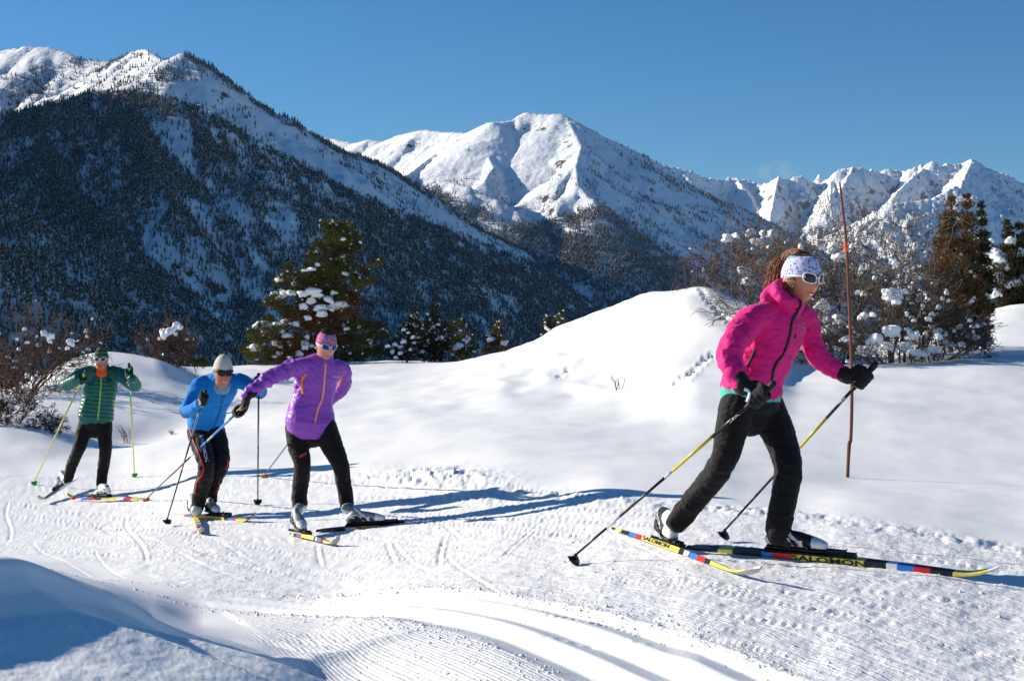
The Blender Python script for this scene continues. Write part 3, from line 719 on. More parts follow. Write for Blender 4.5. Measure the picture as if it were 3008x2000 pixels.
def text_decal(name, s, bvh, p0, p1, hpx, mat, parent, lift=.0025, stretch=True, shear=0.0):
    """letters applied to a surface: baseline from p0 to p1 in photo positions, letter height hpx"""
    cu = bpy.data.curves.new('t', 'FONT'); cu.body = s; cu.resolution_u = 3; cu.offset = .02
    o = bpy.data.objects.new('t', cu); COL.objects.link(o); dg = bpy.context.evaluated_depsgraph_get()
    me = bpy.data.meshes.new_from_object(o.evaluated_get(dg)); bpy.data.objects.remove(o, do_unlink=True); bpy.data.curves.remove(cu)
    bm = bmesh.new(); bm.from_mesh(me); bpy.data.meshes.remove(me)
    xs = [v.co.x for v in bm.verts]; ys = [v.co.y for v in bm.verts]; x0, x1, y0, y1 = min(xs), max(xs), min(ys), max(ys)
    p0 = Vector(p0); p1 = Vector(p1); d = p1 - p0; up = Vector((d.y, -d.x)).normalized()
    last = None
    for v in bm.verts:
        u = (v.co.x - x0) / (x1 - x0); w = (v.co.y - y0) / (y1 - y0); q = p0 + d * (u + shear * w) + up * hpx * w
        l, no = hit(bvh, q.x, q.y)
        if l is None: v.tag = True; v.co = (0, 0, 0); continue
        v.co = l + (no * .3 - l.normalized() * .7) * lift
    bmesh.ops.delete(bm, geom=[v for v in bm.verts if v.tag], context='VERTS')
    bmesh.ops.delete(bm, geom=[f for f in bm.faces if max((e.calc_length() for e in f.edges)) > .12], context='FACES')
    if not bm.faces: bm.free(); print('text missed', s); return None
    return bm_obj(name, bm, mat, parent, smooth=False)

# ---- head ---------------------------------------------------------
HW, HD, HH = .074, .096, .117
def head_local(u, w, sc=1.0, face=True):
    """u: bearing (0 = nose, + = towards local +x), w: -1 chin .. 1 crown; forward is local -y"""
    r = math.sqrt(max(0, 1 - w * w)); x = math.sin(u) * r; y = -math.cos(u) * r
    X = x * HW; Y = y * HD; Z = w * HH
    if w < 0:
        k = (-w) ** 1.4; X *= 1 - .30 * k
        if y > 0: Y *= 1 - .42 * k
        else: Y *= 1 + .04 * k
        if r > 0: X *= 1 + .28 * k; 
    fr = max(0, -y)
    if face:
        g = lambda cx, cz, sx, sz: math.exp(-((X - cx) / sx) ** 2 - ((Z - cz) / sz) ** 2)
        Y -= fr * (.034 * g(0, -.022, .012, .016) + .013 * g(0, .005, .008, .024))          # nose
        Y += fr * (.010 * g(.030, .018, .018, .012) + .010 * g(-.030, .018, .018, .012))      # eye sockets
        Y -= fr * (.006 * g(0, .040, .05, .010) + .007 * g(.036, -.020, .02, .02) + .007 * g(-.036, -.020, .02, .02))
        Y -= fr * (.009 * g(0, -.062, .022, .011) + .012 * g(0, -.098, .022, .014))           # lips, chin
        Y += fr * .005 * g(0, -.079, .02, .006)
    return Vector((X, Y, Z)) * sc
def head_matrix(c, yaw, pitch, roll=0):
    return Matrix.Translation(c) @ Matrix.Rotation(R(yaw), 4, 'Z') @ Matrix.Rotation(R(pitch), 4, 'X') @ Matrix.Rotation(R(roll), 4, 'Y')
def add_head(bm, M, hs=1.0):
    nu, nw = 40, 30; rows = []
    for j in range(nw + 1):
        w = math.sin((j / nw - .5) * math.pi); w = max(-.9995, min(.9995, w))
        rows.append([bm.verts.new(M @ head_local(2 * math.pi * i / nu, w, hs)) for i in range(nu)])
    for j in range(nw):
        for i in range(nu): bm.faces.new((rows[j][i], rows[j][(i+1) % nu], rows[j+1][(i+1) % nu], rows[j+1][i]))
    bm.faces.new(rows[0][::-1]); bm.faces.new(rows[-1])
    for s in (-1, 1):                                   # ears
        sweep(bm, [M @ (Vector((s * .068, .004, -.022)) * hs), M @ (Vector((s * .073, .012, .000)) * hs), M @ (Vector((s * .072, .014, .014)) * hs)], [.009, .011, .008], 8, sub=2)
def head_patch(name, M, u0, u1, f0, f1, sc, mat, parent, nu=28, nw=6, t=.006, close=False, hs=1.0):
    """cloth band on the head between heights f0(u) and f1(u)"""
    bm = bmesh.new(); out = []; inn = []
    for j in range(nw + 1):
        ro = []; ri = []
        for i in range(nu + (0 if close else 1)):
            u = u0 + (u1 - u0) * i / nu; w = f0(u) + (f1(u) - f0(u)) * j / nw
            bul = 1 + .012 * math.sin(math.pi * j / nw)
            p = head_local(u, w, sc * bul, False); q = head_local(u, w, sc * .985, False)
            ro.append(bm.verts.new(M @ (p * hs))); ri.append(bm.verts.new(M @ (q * hs)))
        out.append(ro); inn.append(ri)
    m = nu if close else nu
    for j in range(nw):
        for i in range(m):
            k = (i + 1) % len(out[0])
            bm.faces.new((out[j][i], out[j][k], out[j+1][k], out[j+1][i])); bm.faces.new((inn[j+1][i], inn[j+1][k], inn[j][k], inn[j][i]))
    for i in range(m):
        k = (i + 1) % len(out[0])
        bm.faces.new((inn[0][i], inn[0][k], out[0][k], out[0][i])); bm.faces.new((out[nw][i], out[nw][k], inn[nw][k], inn[nw][i]))
    return bm_obj(name, bm, mat, parent)
def beanie(name, M, f0, mat, parent, sc=1.09, top=1.0, tall=.012, hs=1.0, rib=.0):
    bm = bmesh.new(); rows = []; nu = 36; nw = 12
    for j in range(nw + 1):
        row = []
        for i in range(nu):
            u = 2 * math.pi * i / nu; a0 = math.asin(f0(u)); w = math.sin(a0 + (math.pi / 2 - a0) * j / nw * .985)
            p = head_local(u, w, sc + rib * math.sin(j * 2.6), False); w0 = f0(u); p.z += tall * max(0, (w - w0) / (1 - w0))
            row.append(bm.verts.new(M @ (p * hs)))
        rows.append(row)
    for j in range(nw):
        for i in range(nu): bm.faces.new((rows[j][i], rows[j][(i+1) % nu], rows[j+1][(i+1) % nu], rows[j+1][i]))
    bm.faces.new(rows[-1])
    o = bm_obj(name, bm, mat, parent); md = o.modifiers.new('t', 'SOLIDIFY'); md.thickness = .006; md.offset = -1
    return o
def sunglasses(M, frame, lens, parent, hs=1.0, big=1.0, ft=.0034):
    """a thing with lenses, frame and temples worn on the head"""
    def P(u, w, out): 
        p = head_local(u, w, 1.0, False); d = Vector((p.x, p.y, 0)).normalized(); return M @ ((p + d * out + Vector((0, -.004, 0))) * hs)
    g = None
    bmf = bmesh.new()
    for s in (-1, 1):
        c = s * .43; loop = []
        for k in range(20):
            a = 2 * math.pi * k / 20; cu = math.copysign(abs(math.cos(a)) ** .7, math.cos(a)); cw = math.copysign(abs(math.sin(a)) ** .7, math.sin(a))
            loop.append((c + .31 * big * cu, .12 + .170 * big * cw + .03 * s * cu * (1)))
        pts = [P(u, w, .016) for u, w in loop]
        sweep(bmf, pts + [pts[0]], [ft * big] * 21, 6, sub=1, cap=False)
        bml = bmesh.new(); rings = []
        for f in (1.0, .66, .33):
            rings.append([bml.verts.new(P(c + (u - c) * f, .13 + (w - .13) * f, .016 + .004 * (1 - f))) for u, w in loop])
        for a, b in zip(rings[:-1], rings[1:]):
            for k in range(20): bml.faces.new((a[k], a[(k+1) % 20], b[(k+1) % 20], b[k]))
        bml.faces.new(rings[-1])
        if s == -1: lenses = bml
        else:
            me = bpy.data.meshes.new('x'); bml.to_mesh(me); bml.free(); lenses.from_mesh(me); bpy.data.meshes.remove(me)
        sweep(bmf, [P(s * .69, .16, .015), P(s * 1.05, .14, .012), P(s * 1.45, .09, .008), P(s * 1.75, .06, .006)], [(.006, .0035)] * 3 + [(.005, .003)], 6, ref=(0, 0, 1), sub=2)
    sweep(bmf, [P(-.11, .15, .018), P(0, .17, .020), P(.11, .15, .018)], [.0042] * 3, 6, sub=2)
    fr = bm_obj('frame', bmf, frame, parent); ln = bm_obj('lens', lenses, lens, parent)
    return fr, ln
def mouth(M, parent, teeth=True, lipmat=None, toothmat=None, hs=1.0, wide=.020, zc=-.066, curve=.010):
    def P(x, z, out): 
        w = z / HH; r = math.sqrt(max(.01, 1 - w * w)); u = math.asin(max(-.9, min(.9, x / (HW * r * .98)))); p = head_local(u, w); return M @ ((p + Vector((0, -out, 0))) * hs)
    xs = [wide * (k / 4 - 1) for k in range(9)]
    bm = bmesh.new()
    gap = .0075 if teeth else .0018
    for sgn in (1, -1):
        sweep(bm, [P(x, zc + curve * (x / wide) ** 2 + sgn * gap * (1 - (x / wide) ** 2), .0015) for x in xs], [.0012 + .0011 * (1 - (x / wide) ** 2) for x in xs], 6, sub=2)
    bm_obj('lips', bm, lipmat, parent)
    if teeth:
        bm = bmesh.new(); rows = []
        for x in xs:
            k = 1 - (x / wide) ** 2
            rows.append([bm.verts.new(P(x, zc + curve * (x / wide) ** 2 + s * gap * k * .95, .0012)) for s in (1, -1)] )
        for a, b in zip(rows[:-1], rows[1:]): bm.faces.new((a[0], a[1], b[1], b[0]))
        r = bmesh.ops.extrude_face_region(bm, geom=bm.faces[:]); d = (M.to_3x3() @ Vector((0, 1, 0))) * .003
        for v in [g for g in r['geom'] if isinstance(g, bmesh.types.BMVert)]: v.co += d
        bm_obj('teeth', bm, toothmat, parent)

# ---- hands, boots, skis, poles -------------------------------------
def glove(wrist, G, pdir, mat, parent, cuffdir=None, hs=1.0, voxel=.006, cuff=.045, flip=1):
    """gloved hand closed round a pole: palm, four curled fingers of unequal length and a thumb"""
    p = pdir.normalized(); a = (G - wrist); a = (a - p * a.dot(p)).normalized(); n = p.cross(a).normalized() * flip
    bm = bmesh.new()
    pc = G - a * .010 * hs + n * .026 * hs
    if cuffdir is None: cuffdir = (wrist - G).normalized()
    sweep(bm, [wrist + cuffdir * .045, wrist, pc - a * .03, pc + a * .012], [(cuff, cuff * .9), (cuff * .80, cuff * .72), (.044 * hs, .024 * hs), (.044 * hs, .019 * hs)], 14, ref=[a.cross(cuffdir) + p, p, p, p], sub=4)
    for i, (off, L) in enumerate(((.033, .95), (.011, 1.06), (-.011, 1.0), (-.032, .84))):
        r = .0295 * hs; pts = [pc - a * .01 + p * off * hs]
        for k in range(8):
            t = R(15 + 235 * L * k / 7); pts.append(G + p * (off * hs * (1.02)) + (n * math.cos(t) + a * math.sin(t)) * r)
        sweep(bm, pts, [.013 * hs] + [(.0118 - .0004 * k) * hs * (.93 if i == 3 else 1) for k in range(8)], 8, sub=2)
    th = [pc - a * .032 + p * .030 * hs - n * .01, G - a * .026 * hs + p * .046 * hs - n * .006 * hs, G - a * .004 + p * .05 * hs - n * .026 * hs, G + a * .020 * hs + p * .044 * hs - n * .027 * hs]
    sweep(bm, th, [.016 * hs, .0155 * hs, .013 * hs, .011 * hs], 8, sub=3)
    o = remeshed('glove', bm, voxel, mat, parent, 2)
    return o
def boot(heel, toe, shaft_top, up, mats, parent, voxel=.007, sh=.052, L=None):
    """mats: shell, dark, accent"""
    f = (toe - heel).normalized(); u = (up - f * up.dot(f)).normalized(); s = f.cross(u)
    Ln = (toe - heel).length
    def B(x, y, z): return heel + f * (x * Ln) + s * y + u * z
    bm = bmesh.new()
    prof = [(.00, .026, .030, .034), (.10, .033, .038, .040), (.30, .034, .042, .046), (.50, .036, .040, .043), (.68, .043, .034, .036), (.84, .042, .028, .029), (.96, .028, .022, .022)]
    sweep(bm, [B(x, 0, .012 + h) for x, w, h, c in prof], [(w, h) for x, w, h, c in prof], 14, ref=s, sub=3, sq=2.5)
    ank = B(.20, 0, .085)
    sweep(bm, [B(.24, 0, .045), ank, ank.lerp(shaft_top, .5), shaft_top], [(.036, .052), (.036, .046), (.040, .046), (sh, sh)], 14, ref=s, sub=3)
    sweep(bm, [B(.36, 0, .062), B(.22, 0, .10)], [(.030, .030), (.030, .030)], 12, ref=s, sub=3)
    me_o = remeshed('boot', bm, voxel, [mats[2], mats[0]], parent, 2)
    bm = bmesh.new()
    sweep(bm, [B(x, 0, .010) for x in (-.01, .2, .5, .75, .98)], [(.032, .010), (.036, .010), (.037, .010), (.045, .010), (.026, .009)], 12, ref=s, sub=3, sq=4)
    bm_obj('sole', bm, mats[1], me_o if False else parent)
    # two-tone shell: light lower sides and toe cap, dark upper
    for pl in me_o.data.polygons:
        q = pl.center - heel; x = q.dot(f) / Ln; z = q.dot(u); y = q.dot(s)
        light = (.012 < z < .060 - .016 * max(0, x - .5) + .010 * math.sin(x * 9) and x < .62) or x > .78 or (x < .08 and z < .10) or abs((z - .10) + (x - .3) * .25) < .010
        pl.material_index = 0 if light else 1
    bm = bmesh.new()
    sweep(bm, [B(x, 0, .010) for x in (-.01, .2, .5, .75, .98)], [(.032, .010), (.036, .010), (.037, .010), (.045, .010), (.026, .009)], 12, ref=s, sub=3, sq=4)
    bm_obj('sole', bm, mats[1], me_o if False else parent)
    for (x, z, tilt, wd, mt) in ((.30, .088, .5, .012, 1), (.50, .062, .75, .010, 1), (.70, .048, 1.0, .008, 1)):
        bm = bmesh.new(); c = B(x, 0, z * .55); dirn = (f * math.cos(tilt) * -1 + u * math.sin(tilt)).normalized(); nrm = dirn
        hh = z * .62; w = .040 if x < .4 else (.042 if x < .6 else .047)
        pts = []
        for k in range(11):
            an = math.pi * (-.12 + 1.24 * k / 10)
            pts.append(c + s * (w * 1.02) * math.cos(an) + nrm * hh * 1.06 * math.sin(an))
        sweep(bm, pts, [(wd * .9, .0028)] * 11, 6, ref=f, sub=2)
        bm_obj('strap', bm, mats[mt], parent)
    bm = bmesh.new()                               # heel counter
    sweep(bm, [B(.42, .036, .026), B(.12, .035, .034), B(-.035, .0, .045), B(.12, -.035, .034), B(.42, -.036, .026)], [(.012, .004)] * 5, 6, ref=u, sub=4)
    bm_obj('heel_panel', bm, mats[1], parent)
    return B
def make_ski(tail, tip, up, bands, label, group, lift=.012, width=.046, tipz=.07, cols=None, thick=.028, tailz=.0, mats=None):
    """bands: (from, to, material number) along the length for top and sides; base material is number 0"""
    f = tip - tail; L = f.length; f = f / L; u = (up - f * up.dot(f)).normalized(); s = f.cross(u)
    root = empty('ski', tail.lerp(tip, .5), label, 'ski', group)
    bm = bmesh.new(); n = 60; rows = []
    for i in range(n + 1):
        t = i / n; th = .009 + (thick - .009) * math.sin(math.pi * min(1, max(0, (t - .03) / .88))) ** .8 if .03 < t < .91 else .009
        w = width * (1 - .06 * math.cos((t - .5) * 6.28)) * (1 if t < .93 else math.sqrt(max(.02, 1 - ((t - .93) / .07) ** 2)))
        if t < .02: w *= .7
        z = lift + (tipz * max(0, (t - .86) / .14) ** 2) + tailz * max(0, (.06 - t) / .06)
        c = tail + f * (t * L) + u * z
        rows.append([bm.verts.new(c - s * w / 2), bm.verts.new(c - s * w / 2 * .94 + u * th), bm.verts.new(c + s * w / 2 * .94 + u * th), bm.verts.new(c + s * w / 2)])
    for i in range(n):
        a, b = rows[i], rows[i+1]; t = (i + .5) / n; mi = 1
        for (x0, x1, m) in bands:
            if x0 <= t < x1: mi = m
        for k in range(4):
            fc = bm.faces.new((a[k], a[(k+1) % 4], b[(k+1) % 4], b[k])); fc.material_index = mi if k != 3 else 0
    bm.faces.new(rows[0][::-1]).material_index = 1; bm.faces.new(rows[-1]).material_index = 1
    bmesh.ops.recalc_face_normals(bm, faces=bm.faces)
    sk = bm_obj('ski_body', bm, mats, root, smooth=False)
    return root, sk, (lambda t, z=0, y=0: tail + f * (t * L) + u * (lift + thick + z) + s * y), f, u, s, L
def ski_text(sk, t0, t1, z0, z1, string, mat, width=.046):
    root, body, at, f, u, s_, L = sk
    cu = bpy.data.curves.new('t', 'FONT'); cu.body = string; cu.resolution_u = 3; cu.offset = .03
    o = bpy.data.objects.new('t', cu); COL.objects.link(o); dg = bpy.context.evaluated_depsgraph_get()
    me = bpy.data.meshes.new_from_object(o.evaluated_get(dg)); bpy.data.objects.remove(o, do_unlink=True); bpy.data.curves.remove(cu)
    xs = [v.co.x for v in me.vertices]; ys = [v.co.y for v in me.vertices]; x0, x1, y0, y1 = min(xs), max(xs), min(ys), max(ys)
    mid = at((t0 + t1) / 2); sg = -1 if s_.dot(mid) > 0 else 1
    if f.x < 0: t0, t1 = t1, t0
    for v in me.vertices:
        a = (v.co.x - x0) / (x1 - x0); b = (v.co.y - y0) / (y1 - y0)
        v.co = at(t0 + (t1 - t0) * a, -.028 + z0 + (z1 - z0) * b) + s_ * sg * (width / 2 + .0012)
    return link_mesh('lettering', me, mat, root, False)
def ski_binding(root, at, f, u, s, mat, mat2):
    M3 = Matrix((f, s, u)).transposed()
    bm = bmesh.new(); box(bm, at + u * .006 + f * .15, (.34, .040, .012), M3, 0, .003)
    box(bm, at + u * .018 + f * .33, (.10, .034, .022), M3, 0, .005); box(bm, at + u * .014 + f * .40, (.06, .028, .014), M3, 0, .004)
    bm_obj('binding', bm, mat, root)
def make_pole(top, tip, label, group, bands, strapmat, basket=None, gripmat=None, corkmat=None, r=.0085, btype='half'):
    """bands: (from, to, material) down the shaft from the grip"""
    d = (tip - top); L = d.length; d = d / L
    root = empty('ski_pole', tip, label, 'ski pole', group)
    bm = bmesh.new(); side = d.orthogonal()
    sweep(bm, [top - d * .012, top + d * .01, top + d * .05, top + d * .09, top + d * .14, top + d * .17], [.016, .017, .0135, .0150, .013, .0095], 10, sub=2)
    bm_obj('grip', bm, gripmat, root)
    bm = bmesh.new(); sweep(bm, [top + d * .055, top + d * .10, top + d * .135], [.0148, .0160, .0142], 10, sub=2); bm_obj('cork', bm, corkmat, root)
    mats = []; bm = bmesh.new()
    for (a, b, m) in bands:
        if m not in mats: mats.append(m)
        p0 = top + d * (.15 + a * (L - .20)); p1 = top + d * (.15 + b * (L - .20))
        sweep(bm, [p0, p1], [r * (1 - .35 * a), r * (1 - .35 * b)], 8, sub=1, cap=False, mat=mats.index(m))
    bm_obj('shaft', bm, mats, root)
    # basket on the snow side plus steel point
    bm = bmesh.new(); c = tip - d * .035
    x = d.cross(Vector((0, 0, 1))); x = x.normalized() if x.length > .05 else Vector((1, 0, 0)); y = d.cross(x)
    fan = []
    for k in range(9):
        a = math.pi * (k / 8) * 1.15 - .25
        fan.append(c + (x * math.cos(a) * .038 + y * math.sin(a) * .050 * (1 if y.x < 0 or True else -1)) - d * .006)
    vt = [bm.verts.new(p) for p in fan]; vb = [bm.verts.new(p + d * .007) for p in fan]; ct = bm.verts.new(c - d * .012); cb = bm.verts.new(c + d * .010)
    for k in range(8):
        bm.faces.new((ct, vt[k], vt[k+1])); bm.faces.new((cb, vb[k+1], vb[k])); bm.faces.new((vt[k], vb[k], vb[k+1], vt[k+1]))
    bm.faces.new((ct, cb, vb[0], vt[0])); bm.faces.new((ct, vt[8], vb[8], cb))
    sweep(bm, [tip - d * .06, tip - d * .03], [.009, .011], 8, sub=1)
    bm_obj('basket', bm, basket, root)
    bm = bmesh.new(); sweep(bm, [tip - d * .04, tip - d * .012, tip + d * .012], [.004, .004, .0015], 6, sub=1); bm_obj('steel_point', bm, M_STEEL, root)
    bm = bmesh.new(); o = x * .03
    sweep(bm, [top + d * .005, top + x * .03 + d * .05, top + x * .032 + d * .10, top + x * .012 + d * .13], [(.010, .0015)] * 4, 6, ref=d, sub=3); bm_obj('strap', bm, strapmat, root)
    return root, root.children
# ------------------------------------------------------------------ materials for people and gear
def cloth(name, col, rough=.75, var=.10, weave=900, wr=.45, sheen=.08, ns=14):
    t = MT(name, rough, .25); v = t.coord('Object')
    n = t.noise(v, ns, 5, .6); w = t.noise(v, weave * .25, 2)
    t.color(t.mix(1.0, col, t.ramp(n, [(.3, 1 - var), (.7, 1 + var)]), 'MULTIPLY'))
    n3 = t.noise(t.coord('Object', (1.0, 1.6, 2.6), (.4, .5, .2)), ns * .9, 3, .5); nb = t.bump(n3, wr, .03); nb = t.bump(n, wr * .6, .008, nb); nb = t.bump(w, .12, .002, nb); t.normal(nb)
    t.b.inputs['Sheen Weight'].default_value = sheen
    return t.m
def skin(name, col):
    t = MT(name, .5, .35); v = t.coord('Object'); n = t.noise(v, 30, 4)
    t.color(t.mix(t.ramp(n, [(.35, 0), (.75, .55)]), col, (col[0] * 1.0, col[1] * .72, col[2] * .65, 1)))
    t.b.inputs['Subsurface Weight'].default_value = .12; t.b.inputs['Subsurface Radius'].default_value = (.02, .008, .004)
    t.normal(t.bump(t.noise(v, 200, 2), .15, .001)); return t.m
M_SKIN1 = skin('tanned_skin', S(205, 135, 105)); M_SKIN2 = skin('pale_skin', S(200, 140, 115)); M_SKIN3 = skin('weathered_skin', S(185, 115, 90))
M_STEEL = plain('steel', S(150, 152, 155), .35, .1, metal=.9)
M_BLACK = plain('black_plastic', S(28, 28, 30), .4, .2); M_GLOVE = cloth('black_glove', S(24, 24, 27), .8, .25, wr=.4, ns=40)
M_WHITE = plain('white_shell', S(218, 220, 222), .4, .08); M_SILVER = plain('silver_shell', S(190, 192, 195), .35, .1)
M_TEETH = plain('teeth', S(240, 235, 225), .3, .02); M_LIP = plain('lips', S(165, 85, 80), .5, .1)
M_PINK = cloth('pink_softshell', S(222, 22, 122), .7, .10); M_PINKD = cloth('black_zip', S(25, 18, 24), .6)
M_TEAL = cloth('teal_shirt', S(70, 185, 165)); M_PANT = cloth('black_trousers', S(17, 12, 13), .8, .3, wr=.5, sheen=.08)
M_GREYB = plain('grey_boot', S(128, 131, 136), .45, .12)
M_PURP = cloth('purple_windbreaker', S(142, 72, 178), .42, .08, wr=.35, sheen=.05); M_ORNG = cloth('orange_trim', S(250, 130, 60)); M_ORZ = cloth('salmon_zip', S(245, 160, 120))
M_BLUE = cloth('blue_fleece', S(0, 122, 200), .9, .12, wr=.5, sheen=.10); M_BLUED = cloth('navy_elbow', S(40, 72, 130), .9)
M_GREEN = cloth('green_down', S(20, 92, 82), .38, .10, wr=.2, sheen=.05); M_LIME = cloth('lime_zip', S(150, 185, 95))
M_RED = plain('red_piping', S(200, 50, 45), .5); M_PRINT = plain('white_print', S(215, 215, 218), .5, .05); M_GREYP = plain('grey_print', S(150, 150, 158), .5, .05)
M_ORGC = cloth('orange_collar', S(225, 85, 35)); M_YEL = plain('yellow_print', S(225, 200, 60), .4, .08)
M_SKI = [plain('ski_base', S(150, 152, 156), .35, .1), plain('ski_black', S(28, 28, 30), .3, .1), plain('ski_yellow', S(222, 205, 90), .3, .08), plain('ski_red', S(205, 35, 40), .3, .08),
         plain('ski_blue', S(40, 120, 200), .3, .08), plain('ski_white', S(225, 225, 228), .3, .05)]
def knit(name, col, col2=None, stripes=None):
    t = MT(name, .9, .1); v = t.coord('Object')
    w = t.node('ShaderNodeTexVoronoi'); w.inputs['Scale'].default_value = 160; t.l.new(v, w.inputs['Vector'])
    if stripes:
        sp = t.node('ShaderNodeSeparateXYZ'); t.l.new(v, sp.inputs[0])
        f = t.math('FRACT', t.math('MULTIPLY', sp.outputs[2], stripes))
        c = t.ramp(f, [(0, S(25, 50, 62)), (.22, S(60, 120, 105)), (.40, S(20, 35, 42)), (.58, S(165, 170, 80)), (.74, S(20, 60, 62)), (.9, S(95, 130, 110))], 'CONSTANT')
    else: c = col
    k = t.ramp(w.outputs['Distance'], [(0, 1.0), (.6, .72)])
    t.color(t.mix(1.0, c, k, 'MULTIPLY')); t.normal(t.bump(w.outputs['Distance'], .5, .004)); return t.m
M_CREAM = knit('cream_knit', S(228, 215, 200)); M_STRIPE = knit('striped_knit', None, None, 24)
def floral(name, base, spots, sc, ring=False):
    t = MT(name, .8, .2); v = t.coord('Object')
    w = t.node('ShaderNodeTexVoronoi'); w.inputs['Scale'].default_value = sc; t.l.new(v, w.inputs['Vector'])
    n = t.noise(v, sc * 1.3, 4)
    c = base
    if ring:
        k = t.ramp(w.outputs['Distance'], [(0, S(235, 170, 190)), (.20, S(70, 60, 110)), (.30, S(130, 165, 205)), (.46, S(60, 60, 120)), (.54, spots), (.8, base)], 'CONSTANT')
        c = t.mix(t.ramp(n, [(.4, 0), (.5, .35)]), k, base)
    else:
        w2 = t.node('ShaderNodeTexVoronoi'); w2.inputs['Scale'].default_value = sc * 2.3; t.l.new(v, w2.inputs['Vector'])
        a = t.ramp(w.outputs['Distance'], [(.30, 1), (.42, 0)]); b = t.ramp(w2.outputs['Distance'], [(.18, 1), (.3, 0)])
        c = t.mix(t.math('MULTIPLY', a, .85), base, spots); c = t.mix(t.math('MULTIPLY', b, t.ramp(n, [(.48, 0), (.56, 1)])), c, S(45, 55, 120))
    t.color(c); t.normal(t.bump(n, .3, .005)); return t.m
M_BAND1 = floral('pale_floral_headband', S(200, 202, 230), S(95, 95, 165), 60); M_BAND2 = floral('pink_floral_headband', S(205, 95, 150), S(190, 70, 125), 38, True)
M_BUFF = floral('blue_neck_tube', S(130, 165, 185), S(35, 60, 85), 90)
def hair_mat(name, c1, c2):
    t = MT(name, .45, .4); v = t.coord('Object', (60, 60, 14)); n = t.noise(v, 2, 4)
    t.color(t.mix(n, c1, c2)); return t.m
M_HAIR1 = hair_mat('auburn_hair', S(72, 42, 26), S(150, 92, 55)); M_HAIR2 = hair_mat('dark_hair', S(40, 28, 24), S(75, 52, 40))
def lens_mat(name, c, rough=.16):
    t = MT(name, rough, .35); t.color(c); return t.m
M_LENS1 = lens_mat('smoke_lens', S(58, 42, 48)); M_LENS2 = lens_mat('blue_lens', S(25, 30, 120)); M_LENSK = lens_mat('black_lens', S(15, 15, 18))
UP = Vector((0, 0, 1))
def WL(*a): return [W(*p) for p in a]

# ------------------------------------------------------------------ skis first: feet stand on them
G_SKI = 'racing skis on the four skiers feet'; G_POLE = 'ski poles held by the four skiers'
bandsA = [(0, .14, 2), (.05, .09, 1), (.14, .20, 1), (.20, .245, 4), (.245, .30, 3), (.30, .56, 2), (.56, .60, 1), (.60, .635, 5), (.635, .69, 4), (.69, .73, 3), (.73, .76, 1), (.76, .95, 2), (.95, 1, 0)]
# pink skier
s1 = make_ski(Gp(1788, 1568, dz=.02), Gp(2220, 1722, dz=.01), Vector((.2, .75, 1)), bandsA, 'yellow ski tilted on edge under the trailing foot of the pink jacket skier', G_SKI, mats=M_SKI, tipz=.06)
s2 = make_ski(Gp(2018, 1626, dz=.018), Gp(2938, 1716, dz=.010), Vector((0, -.30, 1)), [(0, .12, 1), (.12, .17, 2), (.17, .26, 1), (.26, .30, 4), (.30, .37, 3), (.37, .60, 2), (.60, .66, 1), (.66, .70, 5), (.70, .755, 4), (.755, .80, 3), (.80, .87, 1), (.87, .97, 2), (.97, 1, 5)],
              'black and yellow ski flat under the leading foot of the pink jacket skier', G_SKI, mats=M_SKI, tipz=.05, thick=.031, width=.047)
ski_text(s2, .365, .605, -.002, .026, 'SALOMON', M_BLACK)
ski_text(s1, .31, .50, .005, .026, 'SALOMON', M_BLACK)
# purple
s3 = make_ski(Gp(852, 1576), Gp(990, 1612), Vector((.25, 0, 1)), bandsA, 'yellow ski pointing at the viewer under the purple jacket skier', G_SKI, mats=M_SKI)
s4 = make_ski(Gp(930, 1566), W(1382, 1540, 11.3), Vector((0, -.3, 1)), [(0, .2, 1), (.2, .26, 5), (.26, .42, 2), (.42, .52, 3), (.52, .60, 5), (.60, .68, 2), (.68, .76, 1), (.76, .82, 3), (.82, .9, 4), (.9, 1, 5)],
              'white and yellow ski pointing right under the purple jacket skier', G_SKI, mats=M_SKI)
ski_text(s4, .27, .42, .004, .026, 'SALOMON', M_BLACK)
# blue
s5 = make_ski(Gp(566, 1512), Gp(598, 1577), Vector((-.2, 0, 1)), bandsA, 'ski pointing at the viewer under the blue fleece skier', G_SKI, mats=M_SKI)
s6 = make_ski(Gp(502, 1517), Gp(756, 1537), Vector((0, -.3, 1)), [(0, .2, 5), (.2, .25, 3), (.25, .30, 4), (.30, .66, 2), (.66, .72, 1), (.72, .76, 4), (.76, .80, 3), (.80, .92, 2), (.92, 1, 1)],
              'yellow ski lying across the trail under the blue fleece skier', G_SKI, mats=M_SKI)
# green
s7 = make_ski(Gp(222, 1440, dz=.10), Gp(119, 1484, dz=.02), Vector((-.3, -.2, 1)), [(0, .5, 5), (.5, 1, 1)], 'dark ski lifted off the snow under the green down jacket skier', G_SKI, mats=M_SKI)
s8 = make_ski(Gp(417, 1470), Gp(203, 1473), Vector((0, -.3, 1)), [(0, .12, 2), (.12, .22, 3), (.22, .3, 5), (.3, .52, 2), (.52, .6, 1), (.6, .70, 3), (.70, .80, 4), (.80, .88, 5), (.88, .93, 3), (.93, 1, 2)],
              'yellow ski flat on the snow under the green down jacket skier', G_SKI, mats=M_SKI)
for s_ in (s1, s2, s3, s4, s5, s6, s7, s8): print('ski', round(s_[6], 2), [round(c, 2) for c in s_[0].location])
def on_ski(sk, px):
    best = min((abs(CX + sk[2](t).x / sk[2](t).y * F - px), t) for t in [k / 200 for k in range(201)]); return best[1]

